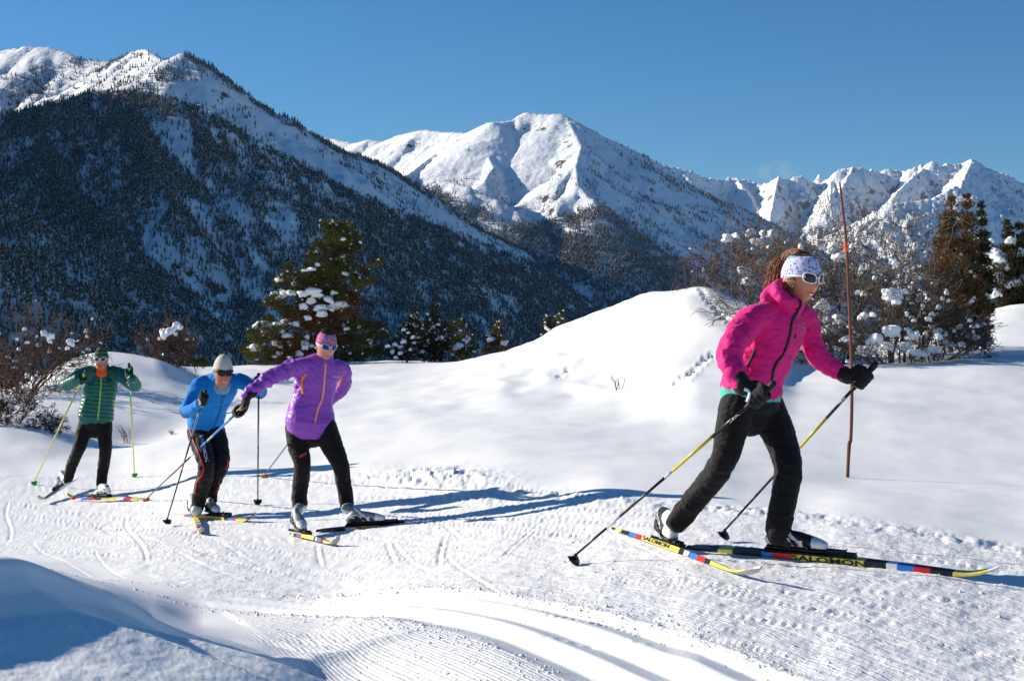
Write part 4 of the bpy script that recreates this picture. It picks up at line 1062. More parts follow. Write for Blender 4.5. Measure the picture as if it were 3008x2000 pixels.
def dress(root, levels, sleeves, mat, voxel, seglist, amp, name='jacket', extra=None, lat=None, fine=None, iters=3):
    bm = bmesh.new()
    sweep(bm, [l[0] for l in levels], [(l[1], l[2]) for l in levels], 24, ref=lat, sub=5, sq=2.2)
    for pts, rad in sleeves: sweep(bm, pts, rad, 14, sub=5)
    if extra: extra(bm)
    disp = [folds(seglist)] if seglist else []
    if fine: disp += fine
    return remeshed(name, bm, voxel, mat, root, iters, disp)
def body_mesh(root, M, hs, neck, tors, armsL, legsL, mat, voxel, lat):
    bm = bmesh.new(); add_head(bm, M, hs)
    sweep(bm, [M @ (Vector((0, .018, -.06)) * hs), M @ (Vector((0, .02, -.10)) * hs), neck], [.052, .052, .058], 14, sub=3)
    sweep(bm, [neck] + [l[0] for l in tors[::-1]], [(.06, .06)] + [(l[1] * .86, l[2] * .86) for l in tors[::-1]], 18, ref=lat, sub=3)
    for pts, rad in armsL + legsL: sweep(bm, pts, [r * .74 for r in rad], 10, sub=3)
    return remeshed('body', bm, voxel, mat, root, 1)
def segs_of(pts, amp, fr, ws):
    return [(a, b, amp, fr) + w for a, b, w in zip(pts[:-1], pts[1:], ws)]

# ================================================================== woman in pink, the nearest skier
root = empty('person', s2[2](.3), 'woman in a pink jacket and white sunglasses striding to the right in front', 'person', 'cross-country skiers on the trail')
lat = W(2365, 918, 7.60) - W(2225, 925, 7.37)
lev = [(W(2207,1144,7.50), .166, .132), (W(2212,1120,7.50), .162, .130), (W(2238,1065,7.50), .148, .120), (W(2268,990,7.50), .162, .128), (W(2290,935,7.49), .160, .115), (W(2306,900,7.48), .100, .082), (W(2324,880,7.48), .072, .072)]
slA = (WL((2248,925,7.40),(2205,942,7.36),(2168,990,7.30),(2143,1042,7.25),(2155,1088,7.20),(2177,1128,7.16)), [.066, .070, .067, .060, .053, .043])
slB = (WL((2350,925,7.58),(2372,945,7.61),(2384,1000,7.62),(2402,1048,7.61),(2442,1078,7.60),(2484,1102,7.57)), [.060, .058, .053, .052, .047, .038])
def hood(bm):
    sweep(bm, WL((2350,896,7.38),(2314,882,7.36),(2284,862,7.39),(2281,843,7.46),(2300,838,7.54),(2346,880,7.60)), [.016, .027, .031, .030, .025, .016], 12, sub=5)
    sweep(bm, WL((2258,880,7.44),(2276,856,7.46),(2292,832,7.46)), [(.055,.04), (.050,.034), (.034,.018)], 12, ref=lat, sub=4)
segl = segs_of(slA[0], .011, 17, [(.2,.5,.8),(.8,1,1),(1,1,1.2),(1.2,1,.9),(.9,1,.8)]) + segs_of(slB[0], .008, 19, [(.2,.5,.8),(.6,.8,1),(1,1.1,1.2),(1.2,1,.8),(.8,.8,.6)]) + \
       [(W(2200,1150,7.5), W(2260,1020,7.5), .008, 13, .9, .9, .5), (W(2260,1020,7.5), W(2320,880,7.47), .008, 13, .5, .5, .5)]
jk = dress(root, lev, [slA, slB], M_PINK, .0075, segl, 1, extra=hood, lat=lat)
HM = head_matrix(W(2352, 816, 7.46), 31, 11, 0) @ Matrix.Scale(1.05, 4)
legA = (WL((2168,1195,7.43),(2147,1270,7.42),(2124,1355,7.42),(2072,1430,7.52),(2030,1480,7.58),(1990,1532,7.62)), [.094, .080, .066, .062, .060, .056])
legB = (WL((2250,1195,7.57),(2290,1284,7.50),(2315,1371,7.43),(2306,1444,7.41),(2293,1513,7.40),(2284,1568,7.40)), [.094, .082, .069, .065, .064, .060])
body = body_mesh(root, HM, 1.0, W(2322,880,7.47), [(W(2203,1200,7.5), .15, .12)] + lev[:-1], [slA, slB], [legA, legB], M_SKIN1, .0078, lat)
def wl_(pts, amp, fr): return segs_of(pts, amp, fr, [(.3,.4,.5),(.5,.5,1),(1,.8,.5),(.5,.5,.8),(.8,1,1.2)])
pelv = [(W(2207,1128,7.5), .140, .112), (W(2204,1165,7.5), .156, .124), (W(2203,1200,7.5), .155, .124), (W(2203,1222,7.5), .120, .10)]
pants = dress(root, pelv, [legA, legB], M_PANT, .0085, wl_(legA[0], .0065, 15) + wl_(legB[0], .0065, 15), 1, 'trousers', lat=lat)
bm = bmesh.new(); sweep(bm, [W(2203,1161,7.50), W(2206,1150,7.50), W(2212,1128,7.5)], [(.165, .131), (.165, .131), (.15, .12)], 24, ref=lat, sub=4, sq=2.2)
remeshed('shirt_hem', bm, .009, M_TEAL, root, 1)
BV = bvh_of(jk)
ribbon('zip', BV, [(2352,884),(2348,905),(2336,925),(2326,945),(2321,975),(2312,1010),(2300,1040),(2283,1062),(2272,1085),(2268,1110),(2262,1132)], .014, M_PINKD, root, n=40)
ribbon('pocket_zip', BV, [(2219,1027),(2209,1050),(2191,1085)], .013, M_PINKD, root, n=10)
ribbon('chest_zip', BV, [(2337,982),(2335,994)], .006, M_PINKD, root, n=4)
text_decal('jacket_print', 'Quechua', BV, (2353, 963), (2372, 965), 5, M_GREYP, root)
bm = bmesh.new(); sweep(bm, [slA[0][-1] - (slA[0][-1]-slA[0][-2]).normalized()*.012, slA[0][-1] + (slA[0][-1]-slA[0][-2]).normalized()*.014], [.047, .044], 14, sub=1); bm_obj('cuff', bm, M_PINKD, root)
bm = bmesh.new(); sweep(bm, [slB[0][-1] - (slB[0][-1]-slB[0][-2]).normalized()*.012, slB[0][-1] + (slB[0][-1]-slB[0][-2]).normalized()*.012], [.042, .040], 14, sub=1); bm_obj('cuff', bm, M_PINKD, root)
# head dress
hb = head_patch('headband', HM, 0, 2 * math.pi, lambda u: .24 - .42 * (1 - math.cos(u)) * .5 - .10 * math.exp(-((abs(math.atan2(math.sin(u), math.cos(u))) - 1.6) / .35) ** 2), lambda u: .84 - .10 * (1 - math.cos(u)) * .5, 1.09, M_BAND1, root, 36, 8, close=True)
text_decal('headband_print', 'oo', bvh_of(hb), (2313, 762), (2342, 752), 9, plain('light_blue_print', S(120, 185, 230), .6), root)
sunglasses(HM, plain('white_frame', S(235, 230, 225), .35, .03), M_LENS1, root, big=1.12)
mouth(HM, root, True, M_LIP, M_TEETH, wide=.020, curve=.009)
rr = random.Random(5); bm = bmesh.new()
for k in range(1000):
    u = rr.uniform(1.2, 5.08); w0 = rr.uniform(.80, .97) if rr.random() < .6 else rr.uniform(.55, .9)
    if w0 < .80: u = rr.uniform(2.4, 3.9)
    a = head_local(u, w0, 1.06, False); tie = Vector((0, .104, .070)); st = [a]
    st.append(a.lerp(tie, .5) + Vector((0, .01, .022 + .012 * rr.random())))
    st.append(tie + Vector((rr.uniform(-.018, .018), rr.uniform(0, .03), rr.uniform(-.01, .03))))
    le = rr.uniform(.10, .27); out = Vector((rr.uniform(-.055, .055), rr.uniform(.01, .095), 0))
    for q in (.25, .5, .75, 1.0):
        st.append(tie + out * min(1, q * 1.6) * (1.2 - .5 * q) + Vector((0, .015, -le * q + .02)) + Vector((rr.uniform(-1, 1), rr.uniform(-1, 1), rr.uniform(-1, 1))) * .013)
    sweep(bm, [HM @ p for p in st], [.0016, .0021, .0021, .0021, .0019, .0016, .0008], 4, sub=2, cap=False)
for k in range(26):
    s = 1; p0 = head_local(rr.uniform(1.1, 1.5), rr.uniform(-.05, .05), 1.03, False)
    for sg in (1, -1):
        p = Vector((p0.x * sg, p0.y, p0.z)); sweep(bm, [HM @ (p + Vector((0, .002 * j, -.022 * j)) + Vector((rr.uniform(-.003, .003), rr.uniform(-.004, .004), 0))) for j in range(5)], [.002] * 5, 4, sub=1, cap=False)
bm_obj('hair', bm, M_HAIR1, root)
bm = bmesh.new(); ball(bm, HM @ Vector((-.076, .012, -.045)), .006, 8); bm_obj('earring', bm, M_STEEL, root)
# gloves and poles
p1t, p1b = W(2266, 1132, 7.06), Gp(1669, 1660, dz=.02); p2t, p2b = W(2566, 1076, 7.50), Gp(2110, 1596, dz=.02)
def on_line(a, b, px):
    return min(((abs(CX + a.lerp(b, t).x / a.lerp(b, t).y * F - px), t) for t in [k / 400 for k in range(401)]))[1]
d1 = p1t.lerp(p1b, on_line(p1t, p1b, 2226)); d2 = p2t.lerp(p2b, on_line(p2t, p2b, 2533))
g1 = glove(W(2184, 1134, 7.14), d1, p1t - p1b, M_GLOVE, root, (slA[0][-2] - slA[0][-1]).normalized(), 1.12, cuff=.042)
g2 = glove(W(2494, 1105, 7.56), d2, p2t - p2b, M_GLOVE, root, (slB[0][-2] - slB[0][-1]).normalized(), 1.05, cuff=.038)
ribbon('glove_trim', bvh_of(g1), [(2186,1142),(2198,1147),(2203,1160),(2195,1180)], .016, M_PRINT, root, n=12)
M_PB = plain('pole_black', S(30, 28, 32), .3, .1); M_PY = plain('pole_yellow', S(200, 180, 50), .3, .1); M_CORK = plain('cork', S(150, 105, 65), .8, .2); M_GRIP = plain('grip_black', S(25, 24, 26), .6, .2)
M_CLR = plain('pole_silver', S(190, 192, 196), .25, .1)
for tp, bt, lb in ((p1t, p1b, 'black and yellow ski pole in the near hand of the pink jacket skier'), (p2t, p2b, 'black ski pole in the outstretched far hand of the pink jacket skier')):
    pr, ch = make_pole(tp, bt, lb, G_POLE, [(0, .20, M_PB), (.20, .42, M_PY), (.42, .46, M_CLR), (.46, .72, M_PB), (.72, .80, M_CLR if tp is p1t else M_PB), (.80, 1, M_PB)], M_GRIP, M_BLACK, M_GRIP, M_CORK)
    shaft = [c for c in ch if c.name.startswith('shaft')][0]
    if tp is p1t: text_decal('lettering', 'LEKI', bvh_of(shaft), (2143, 1243), (2176, 1214), 9, M_PRINT, pr, lift=.003)
    else: text_decal('lettering', 'LEKI', bvh_of(shaft), (2466, 1190), (2488, 1165), 8, M_PRINT, pr, lift=.003)
# boots
def feet(root, sk, px_heel, top, mats, lift_heel=0, L=.285, voxel=.007, sh=.052, bind=True, t0=None):
    t = on_ski(sk, px_heel) if t0 is None else t0; heel = sk[2](t) + sk[4] * lift_heel; toe = sk[2](t + L / sk[6])
    toe = heel + (toe - heel).normalized() * L
    B = boot(heel + sk[4] * .012, toe + sk[4] * .012, top, UP, mats, root, voxel, sh)
    ski_binding(sk[0], sk[2](t), sk[3], sk[4], sk[5], M_BLACK, M_BLACK)
    return B
feet(root, s2, 2262, W(2284, 1568, 7.40), (M_BLACK, M_BLACK, M_WHITE))
feet(root, s1, 1925, W(1992, 1535, 7.62), (M_BLACK, M_BLACK, M_WHITE), .05)
GRP = 'cross-country skiers on the trail'
def legs_folds(pts, amp, fr): return segs_of(pts, amp, fr, [(.3,.4,.5)] + [(.5,.6,1.2)] * (len(pts) - 4) + [(1,.8,.5), (.6,.8,1.2)])
# ================================================================== woman in purple
D = 11.7
root = empty('person', W(930, 1560, D), 'woman in a purple jacket with pink headband, gloved arm swung far back', 'person', GRP)
lat = W(1008, 1080, 11.82) - W(880, 1068, 11.60)
lev = [(W(911,1240,D), .196, .160), (W(914,1200,D), .180, .135), (W(921,1160,D), .158, .122), (W(932,1105,D), .168, .125), (W(944,1074,D), .165, .105), (W(950,1058,D), .115, .085), (W(955,1046,D), .066, .068), (W(956,1040,D), .06, .062)]
slA = (WL((905,1074,11.62),(868,1080,11.60),(832,1094,11.58),(793,1112,11.54),(757,1137,11.48),(727,1158,11.44)), [.066, .072, .062, .056, .052, .044])
slB = (WL((990,1078,11.76),(1008,1090,11.84),(1013,1115,11.92),(1003,1145,11.99),(965,1175,12.05),(935,1195,12.08)), [.060, .062, .056, .052, .05, .042])
legA = (WL((872,1255,D),(876,1310,11.66),(888,1361,11.62),(884,1412,11.68),(880,1445,11.7),(879,1478,11.7)), [.092, .082, .066, .063, .061, .062])
legB = (WL((955,1255,D),(975,1310,11.68),(1000,1363,11.62),(1008,1414,11.66),(1014,1445,11.68),(1019,1480,11.70)), [.092, .086, .066, .060, .058, .060])
HM = head_matrix(W(958, 1012, 11.62), 24, 20, 2)
segl = segs_of(slA[0], .013, 20, [(.3,.6,1),(1,1.2,1.2),(1.2,1.2,1.2),(1.2,1.1,1.1),(1.1,1,.9)]) + segs_of(slB[0], .009, 20, [(.3,.6,1)] * 5) + [(W(908,1240,D), W(922,1160,D), .007, 11, .1, .8, .7), (W(922,1160,D), W(950,1050,D), .008, 12, .7, .6, .5)]
jk = dress(root, lev, [slA, slB], M_PURP, .009, segl, 1, lat=lat)
body = body_mesh(root, HM, .97, W(952,1050,D), [(W(912,1250,D), .15, .12)] + lev[:-2], [slA, slB], [legA, legB], M_SKIN2, .010, lat)
pelv = [(W(914,1225,D), .130, .105), (W(912,1245,D), .155, .120), (W(912,1265,D), .165, .126), (W(912,1278,D), .13, .10)]
pants = dress(root, pelv, [legA, legB], M_PANT, .010, legs_folds(legA[0], .006, 14) + legs_folds(legB[0], .006, 14), 1, 'trousers', lat=lat)
BV = bvh_of(jk)
ribbon('zip', BV, [(956,1068),(955,1085),(953,1110),(951,1140),(946,1170),(936,1195),(929,1220),(924,1244)], .016, M_ORZ, root, n=30)
ribbon('pocket_zip', BV, [(899,1097),(889,1112),(886,1130),(890,1155)], .020, M_ORNG, root, n=12)
ribbon('pocket_zip', BV, [(1004,1100),(1001,1118),(996,1135)], .012, M_ORNG, root, n=10)
text_decal('jacket_print', 'Quechua', BV, (977, 1109), (999, 1110), 5, M_PRINT, root)
ribbon('trouser_print', bvh_of(pants), [(879,1341),(888,1336),(899,1330)], .018, M_RED, root, n=6)
hb = head_patch('headband', HM, 0, 2 * math.pi, lambda u: .26 - .42 * (1 - math.cos(u)) * .5, lambda u: .82 - .05 * (1 - math.cos(u)) * .5, 1.08, M_BAND2, root, 36, 8, close=True, hs=.97)
bm = bmesh.new(); rr = random.Random(9)
for k in range(220):
    u = rr.uniform(0, 6.28); a = head_local(u, rr.uniform(.80, .98), 1.07, False) * .97
    tie = Vector((0, .10, .02)); sweep(bm, [HM @ p for p in (a, a.lerp(tie, .5) + Vector((0, .015, .03)), tie, tie + Vector((rr.uniform(-.02, .02), .01 + rr.uniform(0, .02), -.05)), tie + Vector((rr.uniform(-.03, .03), .0 + rr.uniform(0, .02), -.12)))], [.004, .0045, .005, .005, .003], 4, sub=2, cap=False)
bm_obj('hair', bm, M_HAIR2, root)
sunglasses(HM, plain('pale_frame', S(210, 212, 215), .35, .03), M_LENS2, root, hs=.97, big=1.1, ft=.002)
mouth(HM, root, False, M_LIP, M_TEETH, hs=.97, wide=.019, curve=-.001)
bm = bmesh.new(); ball(bm, HM @ Vector((-.078, .0, -.028)), .008, 8); bm_obj('earring', bm, M_WHITE, root)
p1t, p1b = W(716, 1193, 11.34), Gp(428, 1474, dz=.02)
t1 = on_line(p1t, p1b, 700); d1 = p1t.lerp(p1b, t1)
g1 = glove(W(727, 1163, 11.43), d1, p1t - p1b, M_GLOVE, root, (slA[0][-2] - slA[0][-1]).normalized(), 1.15, voxel=.008, cuff=.046)
ribbon('glove_trim', bvh_of(g1), [(699,1187),(708,1191),(718,1194)], .010, M_YEL, root, n=8)
p2t, p2b = W(935, 1185, 12.16), Gp(776, 1405, dz=.02)
d2 = p2t.lerp(p2b, .05)
g2 = glove(W(930, 1197, 12.08), d2, p2t - p2b, M_GLOVE, root, Vector((.6, -.2, .3)).normalized(), 1.05, voxel=.008)
M_POB = plain('pole_blue', S(45, 130, 215), .3, .1); M_BYEL = plain('basket_amber', S(215, 150, 45), .4, .15)
make_pole(p1t, p1b, 'blue, white and black ski pole with amber basket held behind by the purple jacket skier', G_POLE, [(0, .05, M_PB), (.05, .22, M_POB), (.22, .27, M_CLR), (.27, .40, M_POB), (.40, .44, M_CLR), (.44, 1, M_PB)], M_GRIP, M_BYEL, M_GRIP, M_CORK, r=.0095)
make_pole(p2t, p2b, 'dark ski pole with amber basket behind the near leg of the purple jacket skier', G_POLE, [(0, 1, M_PB)], M_GRIP, M_BYEL, M_GRIP, M_CORK)
feet(root, s4, 1026, W(1021, 1492, 11.66), (M_GREYB, M_BLACK, M_WHITE), 0, .28, .009, .050)
feet(root, s3, 885, W(883, 1490, 11.7), (M_GREYB, M_BLACK, M_WHITE), .06, .28, .009, .050, t0=.02)

# ================================================================== man in blue
D = 13.2
root = empty('person', W(595, 1530, D), 'man in a blue fleece and cream knit hat crouching forward', 'person', GRP)
lat = W(705, 1120, 13.05) - W(600, 1122, 12.95)
lev = [(W(605,1250,13.3), .155, .135), (W(606,1228,13.28), .160, .140), (W(614,1195,13.2), .155, .135), (W(629,1160,13.08), .165, .13), (W(641,1134,12.98), .165, .12), (W(649,1116,12.92), .11, .09), (W(653,1104,12.88), .068, .07)]
slA = (WL((618,1122,12.96),(590,1132,12.92),(570,1165,12.88),(548,1207,12.82),(566,1203,12.70),(584,1188,12.58)), [.07, .078, .066, .058, .050, .044])
slB = (WL((680,1118,13.0),(708,1120,13.02),(738,1136,12.98),(764,1152,12.92),(764,1138,12.80),(760,1124,12.72)), [.064, .066, .056, .054, .048, .042])
legA = (WL((580,1268,13.3),(591,1310,13.15),(605,1360,13.0),(600,1409,13.1),(588,1449,13.2),(579,1490,13.25)), [.092, .086, .070, .068, .064, .062])
legB = (WL((632,1266,13.35),(644,1310,13.25),(650,1362,13.12),(634,1404,13.25),(622,1438,13.35),(617,1470,13.4)), [.088, .082, .070, .062, .058, .056])
HM = head_matrix(W(655, 1091, 12.78), 22, 14, 0)
segl = segs_of(slA[0], .010, 15, [(.3,.6,1)] * 5) + segs_of(slB[0], .010, 15, [(.3,.6,1)] * 5) + [(W(605,1250,13.3), W(629,1160,13.08), .009, 10, 1, .8, .7), (W(629,1160,13.08), W(653,1104,12.88), .008, 10, .7, .6, .5)]
jk = dress(root, lev, [slA, slB], M_BLUE, .010, segl, 1, 'fleece', lat=lat)
for pl in jk.data.polygons:
    c = pl.center; pl.material_index = 1 if ((c - slA[0][3]).length < .085 and c.z < slA[0][3].z + .0) or (c - slB[0][3] - Vector((.02, 0, -.01))).length < .055 else 0
jk.data.materials.append(M_BLUED)
body = body_mesh(root, HM, 1.0, W(652,1112,12.9), [(W(606,1265,13.3), .14, .12)] + lev[:-1], [slA, slB], [legA, legB], M_SKIN3, .011, lat)
pelv = [(W(606,1235,13.3), .13, .115), (W(606,1256,13.3), .150, .132), (W(606,1276,13.3), .150, .130), (W(607,1290,13.3), .11, .10)]
pants = dress(root, pelv, [legA, legB], M_PANT, .010, legs_folds(legA[0], .010, 14) + legs_folds(legB[0], .010, 14), 1, 'trousers', lat=lat)
BV = bvh_of(jk); BP = bvh_of(pants)
ribbon('zip', BV, [(652,1150),(653,1170),(648,1200),(636,1235),(628,1254)], .006, M_BLUED, root, n=20)
ribbon('chest_zip', BV, [(660,1152),(659,1164)], .010, M_PINKD, root, n=4)
ribbon('piping', BP, [(551,1250),(561,1270),(570,1300),(582,1325),(591,1350),(598,1375),(593,1395),(580,1412),(576,1430),(573,1448)], .010, M_RED, root, n=40)
ribbon('piping', BP, [(668,1352),(668,1364),(662,1380)], .008, M_RED, root, n=8)
ribbon('piping', BP, [(644,1415),(642,1430),(634,1446)], .008, M_RED, root, n=8)
text_decal('lettering', 'SALOMON', BP, (586, 1278), (603, 1356), 10, M_PRINT, root)
bm = bmesh.new(); sweep(bm, [W(652,1137,12.88), W(653,1128,12.87), W(653,1120,12.86)], [(.072,.066), (.068,.062), (.060,.056)], 16, sub=3); bm_obj('neck_tube', bm, M_BUFF, root)
beanie('beanie', HM, lambda u: .30 - .42 * (1 - math.cos(u)) * .5, M_CREAM, root, 1.12, tall=.016)
head_patch('beanie_edge', HM, 0, 2 * math.pi, lambda u: .20 - .42 * (1 - math.cos(u)) * .5, lambda u: .29 - .42 * (1 - math.cos(u)) * .5, 1.105, plain('teal_band', S(20, 130, 140), .8), root, 36, 2, close=True)
sunglasses(HM, M_BLACK, M_LENSK, root, big=1.12)
mouth(HM, root, True, M_LIP, M_TEETH, wide=.024, curve=.012)
p1t, p1b = W(602, 1153, 12.50), Gp(487, 1548, dz=.02); p2t, p2b = W(760, 1103, 12.68), Gp(757, 1485, dz=.02)
ga = glove(W(584, 1189, 12.58), p1t.lerp(p1b, .05), p1t - p1b, M_GLOVE, root, (slA[0][-2] - slA[0][-1]).normalized(), 1.1, voxel=.009)
ribbon('glove_trim', bvh_of(ga), [(583,1170),(588,1180),(586,1192)], .016, M_PRINT, root, n=6)
glove(W(760, 1126, 12.74), p2t.lerp(p2b, .05), p2t - p2b, M_GLOVE, root, (slB[0][-2] - slB[0][-1]).normalized(), 1.1, voxel=.009)
M_PGR = plain('pole_grey', S(120, 122, 128), .3, .1)
make_pole(p1t, p1b, 'slanting black ski pole in the near hand of the blue fleece skier', G_POLE, [(0, .25, M_PGR), (.25, .4, M_PB), (.4, .55, M_PGR), (.55, 1, M_PB)], M_GRIP, M_BLACK, M_GRIP, plain('lime_grip', S(170, 190, 110), .6))
make_pole(p2t, p2b, 'upright black ski pole between the blue fleece skier and the purple jacket skier', G_POLE, [(0, .3, M_PB), (.3, .5, M_PGR), (.5, 1, M_PB)], M_GRIP, M_BLACK, M_GRIP, M_CORK)
feet(root, s5, 575, W(577, 1500, 13.2), (M_SILVER, M_BLACK, M_SILVER), .03, .285, .010, .052, t0=.03)
feet(root, s6, 612, W(615, 1480, 13.4), (M_GREYB, M_BLACK, M_WHITE), .02, .20, .010, .050)

# ================================================================== man in green
D = 17.6
root = empty('person', W(280, 1455, D), 'man in a green down jacket and striped beanie, farthest back on the trail', 'person', GRP)
lat = W(350, 1086, 17.65) - W(240, 1086, 17.55)
lev = [(W(281,1230,D), .200, .150), (W(284,1205,D), .195, .148), (W(289,1175,D), .185, .140), (W(294,1130,D), .205, .145), (W(297,1100,D), .195, .125), (W(298,1086,D), .13, .10), (W(298,1074,D), .078, .078)]
slA = (WL((262,1095,17.5),(238,1102,17.45),(215,1116,17.35),(196,1130,17.22),(210,1122,17.08),(226,1112,16.96)), [.085, .085, .078, .070, .062, .052])
slB = (WL((335,1095,17.6),(358,1102,17.55),(378,1118,17.42),(396,1133,17.28),(393,1122,17.12),(388,1112,17.02)), [.085, .085, .078, .070, .060, .050])
legA = (WL((255,1245,D),(243,1280,17.55),(231,1318,17.5),(215,1356,17.6),(206,1382,17.65),(199,1408,17.7)), [.095, .088, .072, .066, .062, .060])
legB = (WL((307,1245,D),(307,1280,17.55),(310,1322,17.5),(304,1368,17.58),(300,1400,17.6),(297,1428,17.62)), [.092, .086, .070, .066, .062, .062])
HM = head_matrix(W(298, 1056, 17.45), 6, 6, 0)
jk = dress(root, lev, [slA, slB], M_GREEN, .011, None, 1, lat=lat, iters=2, fine=[quilt_segs([(lev[0][0], lev[-1][0], 0), (slA[0][1], slA[0][3], 0), (slA[0][3], slA[0][5], .02), (slB[0][1], slB[0][3], 0), (slB[0][3], slB[0][5], .02)], .045, .013)])
body = body_mesh(root, HM, 1.0, W(298,1082,D), [(W(282,1240,D), .15, .12)] + lev[:-1], [slA, slB], [legA, legB], M_SKIN3, .012, lat)
pelv = [(W(282,1215,D), .15, .12), (W(281,1235,D), .170, .135), (W(281,1250,D), .165, .13), (W(280,1262,D), .12, .10)]
pants = dress(root, pelv, [legA, legB], M_PANT, .012, legs_folds(legA[0], .007, 13) + legs_folds(legB[0], .007, 13), 1, 'trousers', lat=lat)
BV = bvh_of(jk)
ribbon('zip', BV, [(297,1096),(297,1120),(295,1150),(293,1180),(290,1205),(287,1232)], .018, M_LIME, root, n=30)
ribbon('zip', BV, [(296,1094),(285,1086),(276,1074)], .012, M_LIME, root, n=6)
ribbon('pocket_zip', BV, [(251,1168),(245,1190),(238,1208)], .012, M_LIME, root, n=8)
ribbon('pocket_zip', BV, [(333,1173),(332,1190),(331,1205)], .012, M_LIME, root, n=8)
ribbon('badge', BV, [(314,1117),(326,1117)], .022, M_BLACK, root, n=4)
bm = bmesh.new(); sweep(bm, [W(298,1094,17.5), W(298,1086,17.5), W(298,1078,17.52)], [(.070,.066), (.064,.062), (.062,.060)], 16, sub=3); bm_obj('collar', bm, M_ORGC, root)
beanie('beanie', HM, lambda u: .24 - .36 * (1 - math.cos(u)) * .5, M_STRIPE, root, 1.11, tall=.020)
sunglasses(HM, plain('white_sports_frame', S(232, 232, 235), .35, .03), M_LENS2, root, big=1.12, ft=.003)
mouth(HM, root, False, M_LIP, M_TEETH, wide=.022, curve=.006)
p1t, p1b = W(252, 1091, 16.86), Gp(98, 1430, dz=.02); p2t, p2b = W(379, 1071, 16.95), Gp(395, 1404, dz=.02)
for pt, pb, wr, sl_ in ((p1t, p1b, (227, 1112, 16.95), slA), (p2t, p2b, (388, 1112, 17.0), slB)):
    glove(W(*wr), pt.lerp(pb, .065), pt - pb, M_GLOVE, root, (sl_[0][-2] - sl_[0][-1]).normalized(), 1.2, voxel=.010)
M_PLG = plain('pole_lime', S(205, 200, 100), .35, .12); M_PGN = plain('pole_green', S(70, 180, 80), .35, .1)
make_pole(p1t, p1b, 'yellow ski pole planted far out to the left of the green down jacket skier', G_POLE, [(0, .12, M_PLG), (.12, .2, M_PGR), (.2, .28, M_PGN), (.28, 1, M_PLG)], M_GRIP, M_PGN, M_GRIP, M_PGN, r=.011)
make_pole(p2t, p2b, 'upright yellow and green ski pole to the right of the green jacket skier', G_POLE, [(0, .12, M_PLG), (.12, .2, M_CLR), (.2, .28, M_PGN), (.28, 1, M_PLG)], M_GRIP, M_PGN, M_GRIP, M_PGN, r=.011)
feet(root, s8, 288, W(297, 1432, 17.62), (M_GREYB, M_BLACK, M_WHITE), .0, .25, .011, .055, t0=.42)
feet(root, s7, 190, W(198, 1412, 17.7), (M_GREYB, M_BLACK, M_WHITE), .05, .26, .011, .052, t0=.30)
# ------------------------------------------------------------------ plants
class ML:
    """vertex and face lists for many small pieces"""
    def __init__(s): s.v = []; s.f = []; s.m = []
    def tube(s, P, r, k=3, m=0):
        n0 = len(s.v); last = len(P) - 1
        for i, p in enumerate(P):
            t = (P[min(i+1, last)] - P[max(i-1, 0)]); t = t.normalized() if t.length > 1e-9 else UP
            a = t.orthogonal().normalized(); b = t.cross(a); rr_ = r[i]
            for j in range(k):
                an = 6.2832 * j / k; s.v.append(p + (a * math.cos(an) + b * math.sin(an)) * rr_)
        for i in range(last):
            for j in range(k):
                q = n0 + i * k; s.f.append((q + j, q + (j+1) % k, q + k + (j+1) % k, q + k + j)); s.m.append(m)
    def tri(s, a, b, c, m=0):
        n = len(s.v); s.v += [a, b, c]; s.f.append((n, n+1, n+2)); s.m.append(m)
    def quad(s, a, b, c, d, m=0):
        n = len(s.v); s.v += [a, b, c, d]; s.f.append((n, n+1, n+2, n+3)); s.m.append(m)
    def build(s, name, mats, parent=None, smooth=True):
        me = bpy.data.meshes.new(name); me.from_pydata([tuple(v) for v in s.v], [], s.f)
        o = link_mesh(name, me, mats, parent, smooth); me.polygons.foreach_set('material_index', s.m); return o
def bark(name, c1, c2):
    t = MT(name, .9, .1); v = t.coord('Object', (8, 8, 3)); n = t.noise(v, 3, 4)
    t.color(t.mix(n, c1, c2)); t.normal(t.bump(n, .5, .01)); return t.m
M_TWIG = bark('grey_brown_twigs', (.10, .072, .055, 1), (.21, .165, .135, 1)); M_TWIGR = bark('red_brown_twigs', (.085, .045, .03, 1), (.17, .10, .075, 1))
M_BARKP = bark('pine_bark', (.14, .07, .035, 1), (.28, .15, .08, 1))
def needles(name, cols):
    t = MT(name, .75, .2); v = t.coord('Object'); n = t.noise(v, 2.2, 4, .7); n2 = t.noise(v, 25, 2)
    c = t.ramp(n, [(.30, cols[0]), (.50, cols[1]), (.68, cols[2])])
    t.color(t.mix(1.0, c, t.ramp(n2, [(.3, .6), (.7, 1.4)]), 'MULTIPLY')); return t.m
M_NPINE = needles('pine_needles', [(.04, .046, .014, 1), (.095, .10, .028, 1), (.18, .15, .045, 1)])
M_NBROWN = needles('rusty_needles', [(.06, .035, .014, 1), (.16, .080, .03, 1), (.24, .12, .04, 1)])
M_NJUN = needles('juniper_needles', [(.09, .055, .02, 1), (.21, .125, .045, 1), (.33, .19, .07, 1)])
M_NDARK = needles('dark_needles', [(.022, .026, .012, 1), (.05, .050, .02, 1), (.10, .08, .03, 1)])
M_CLUMP = snow_material('branch_snow', False)
def rnd(r): return Vector((r.gauss(0, 1), r.gauss(0, 1), r.gauss(0, 1)))
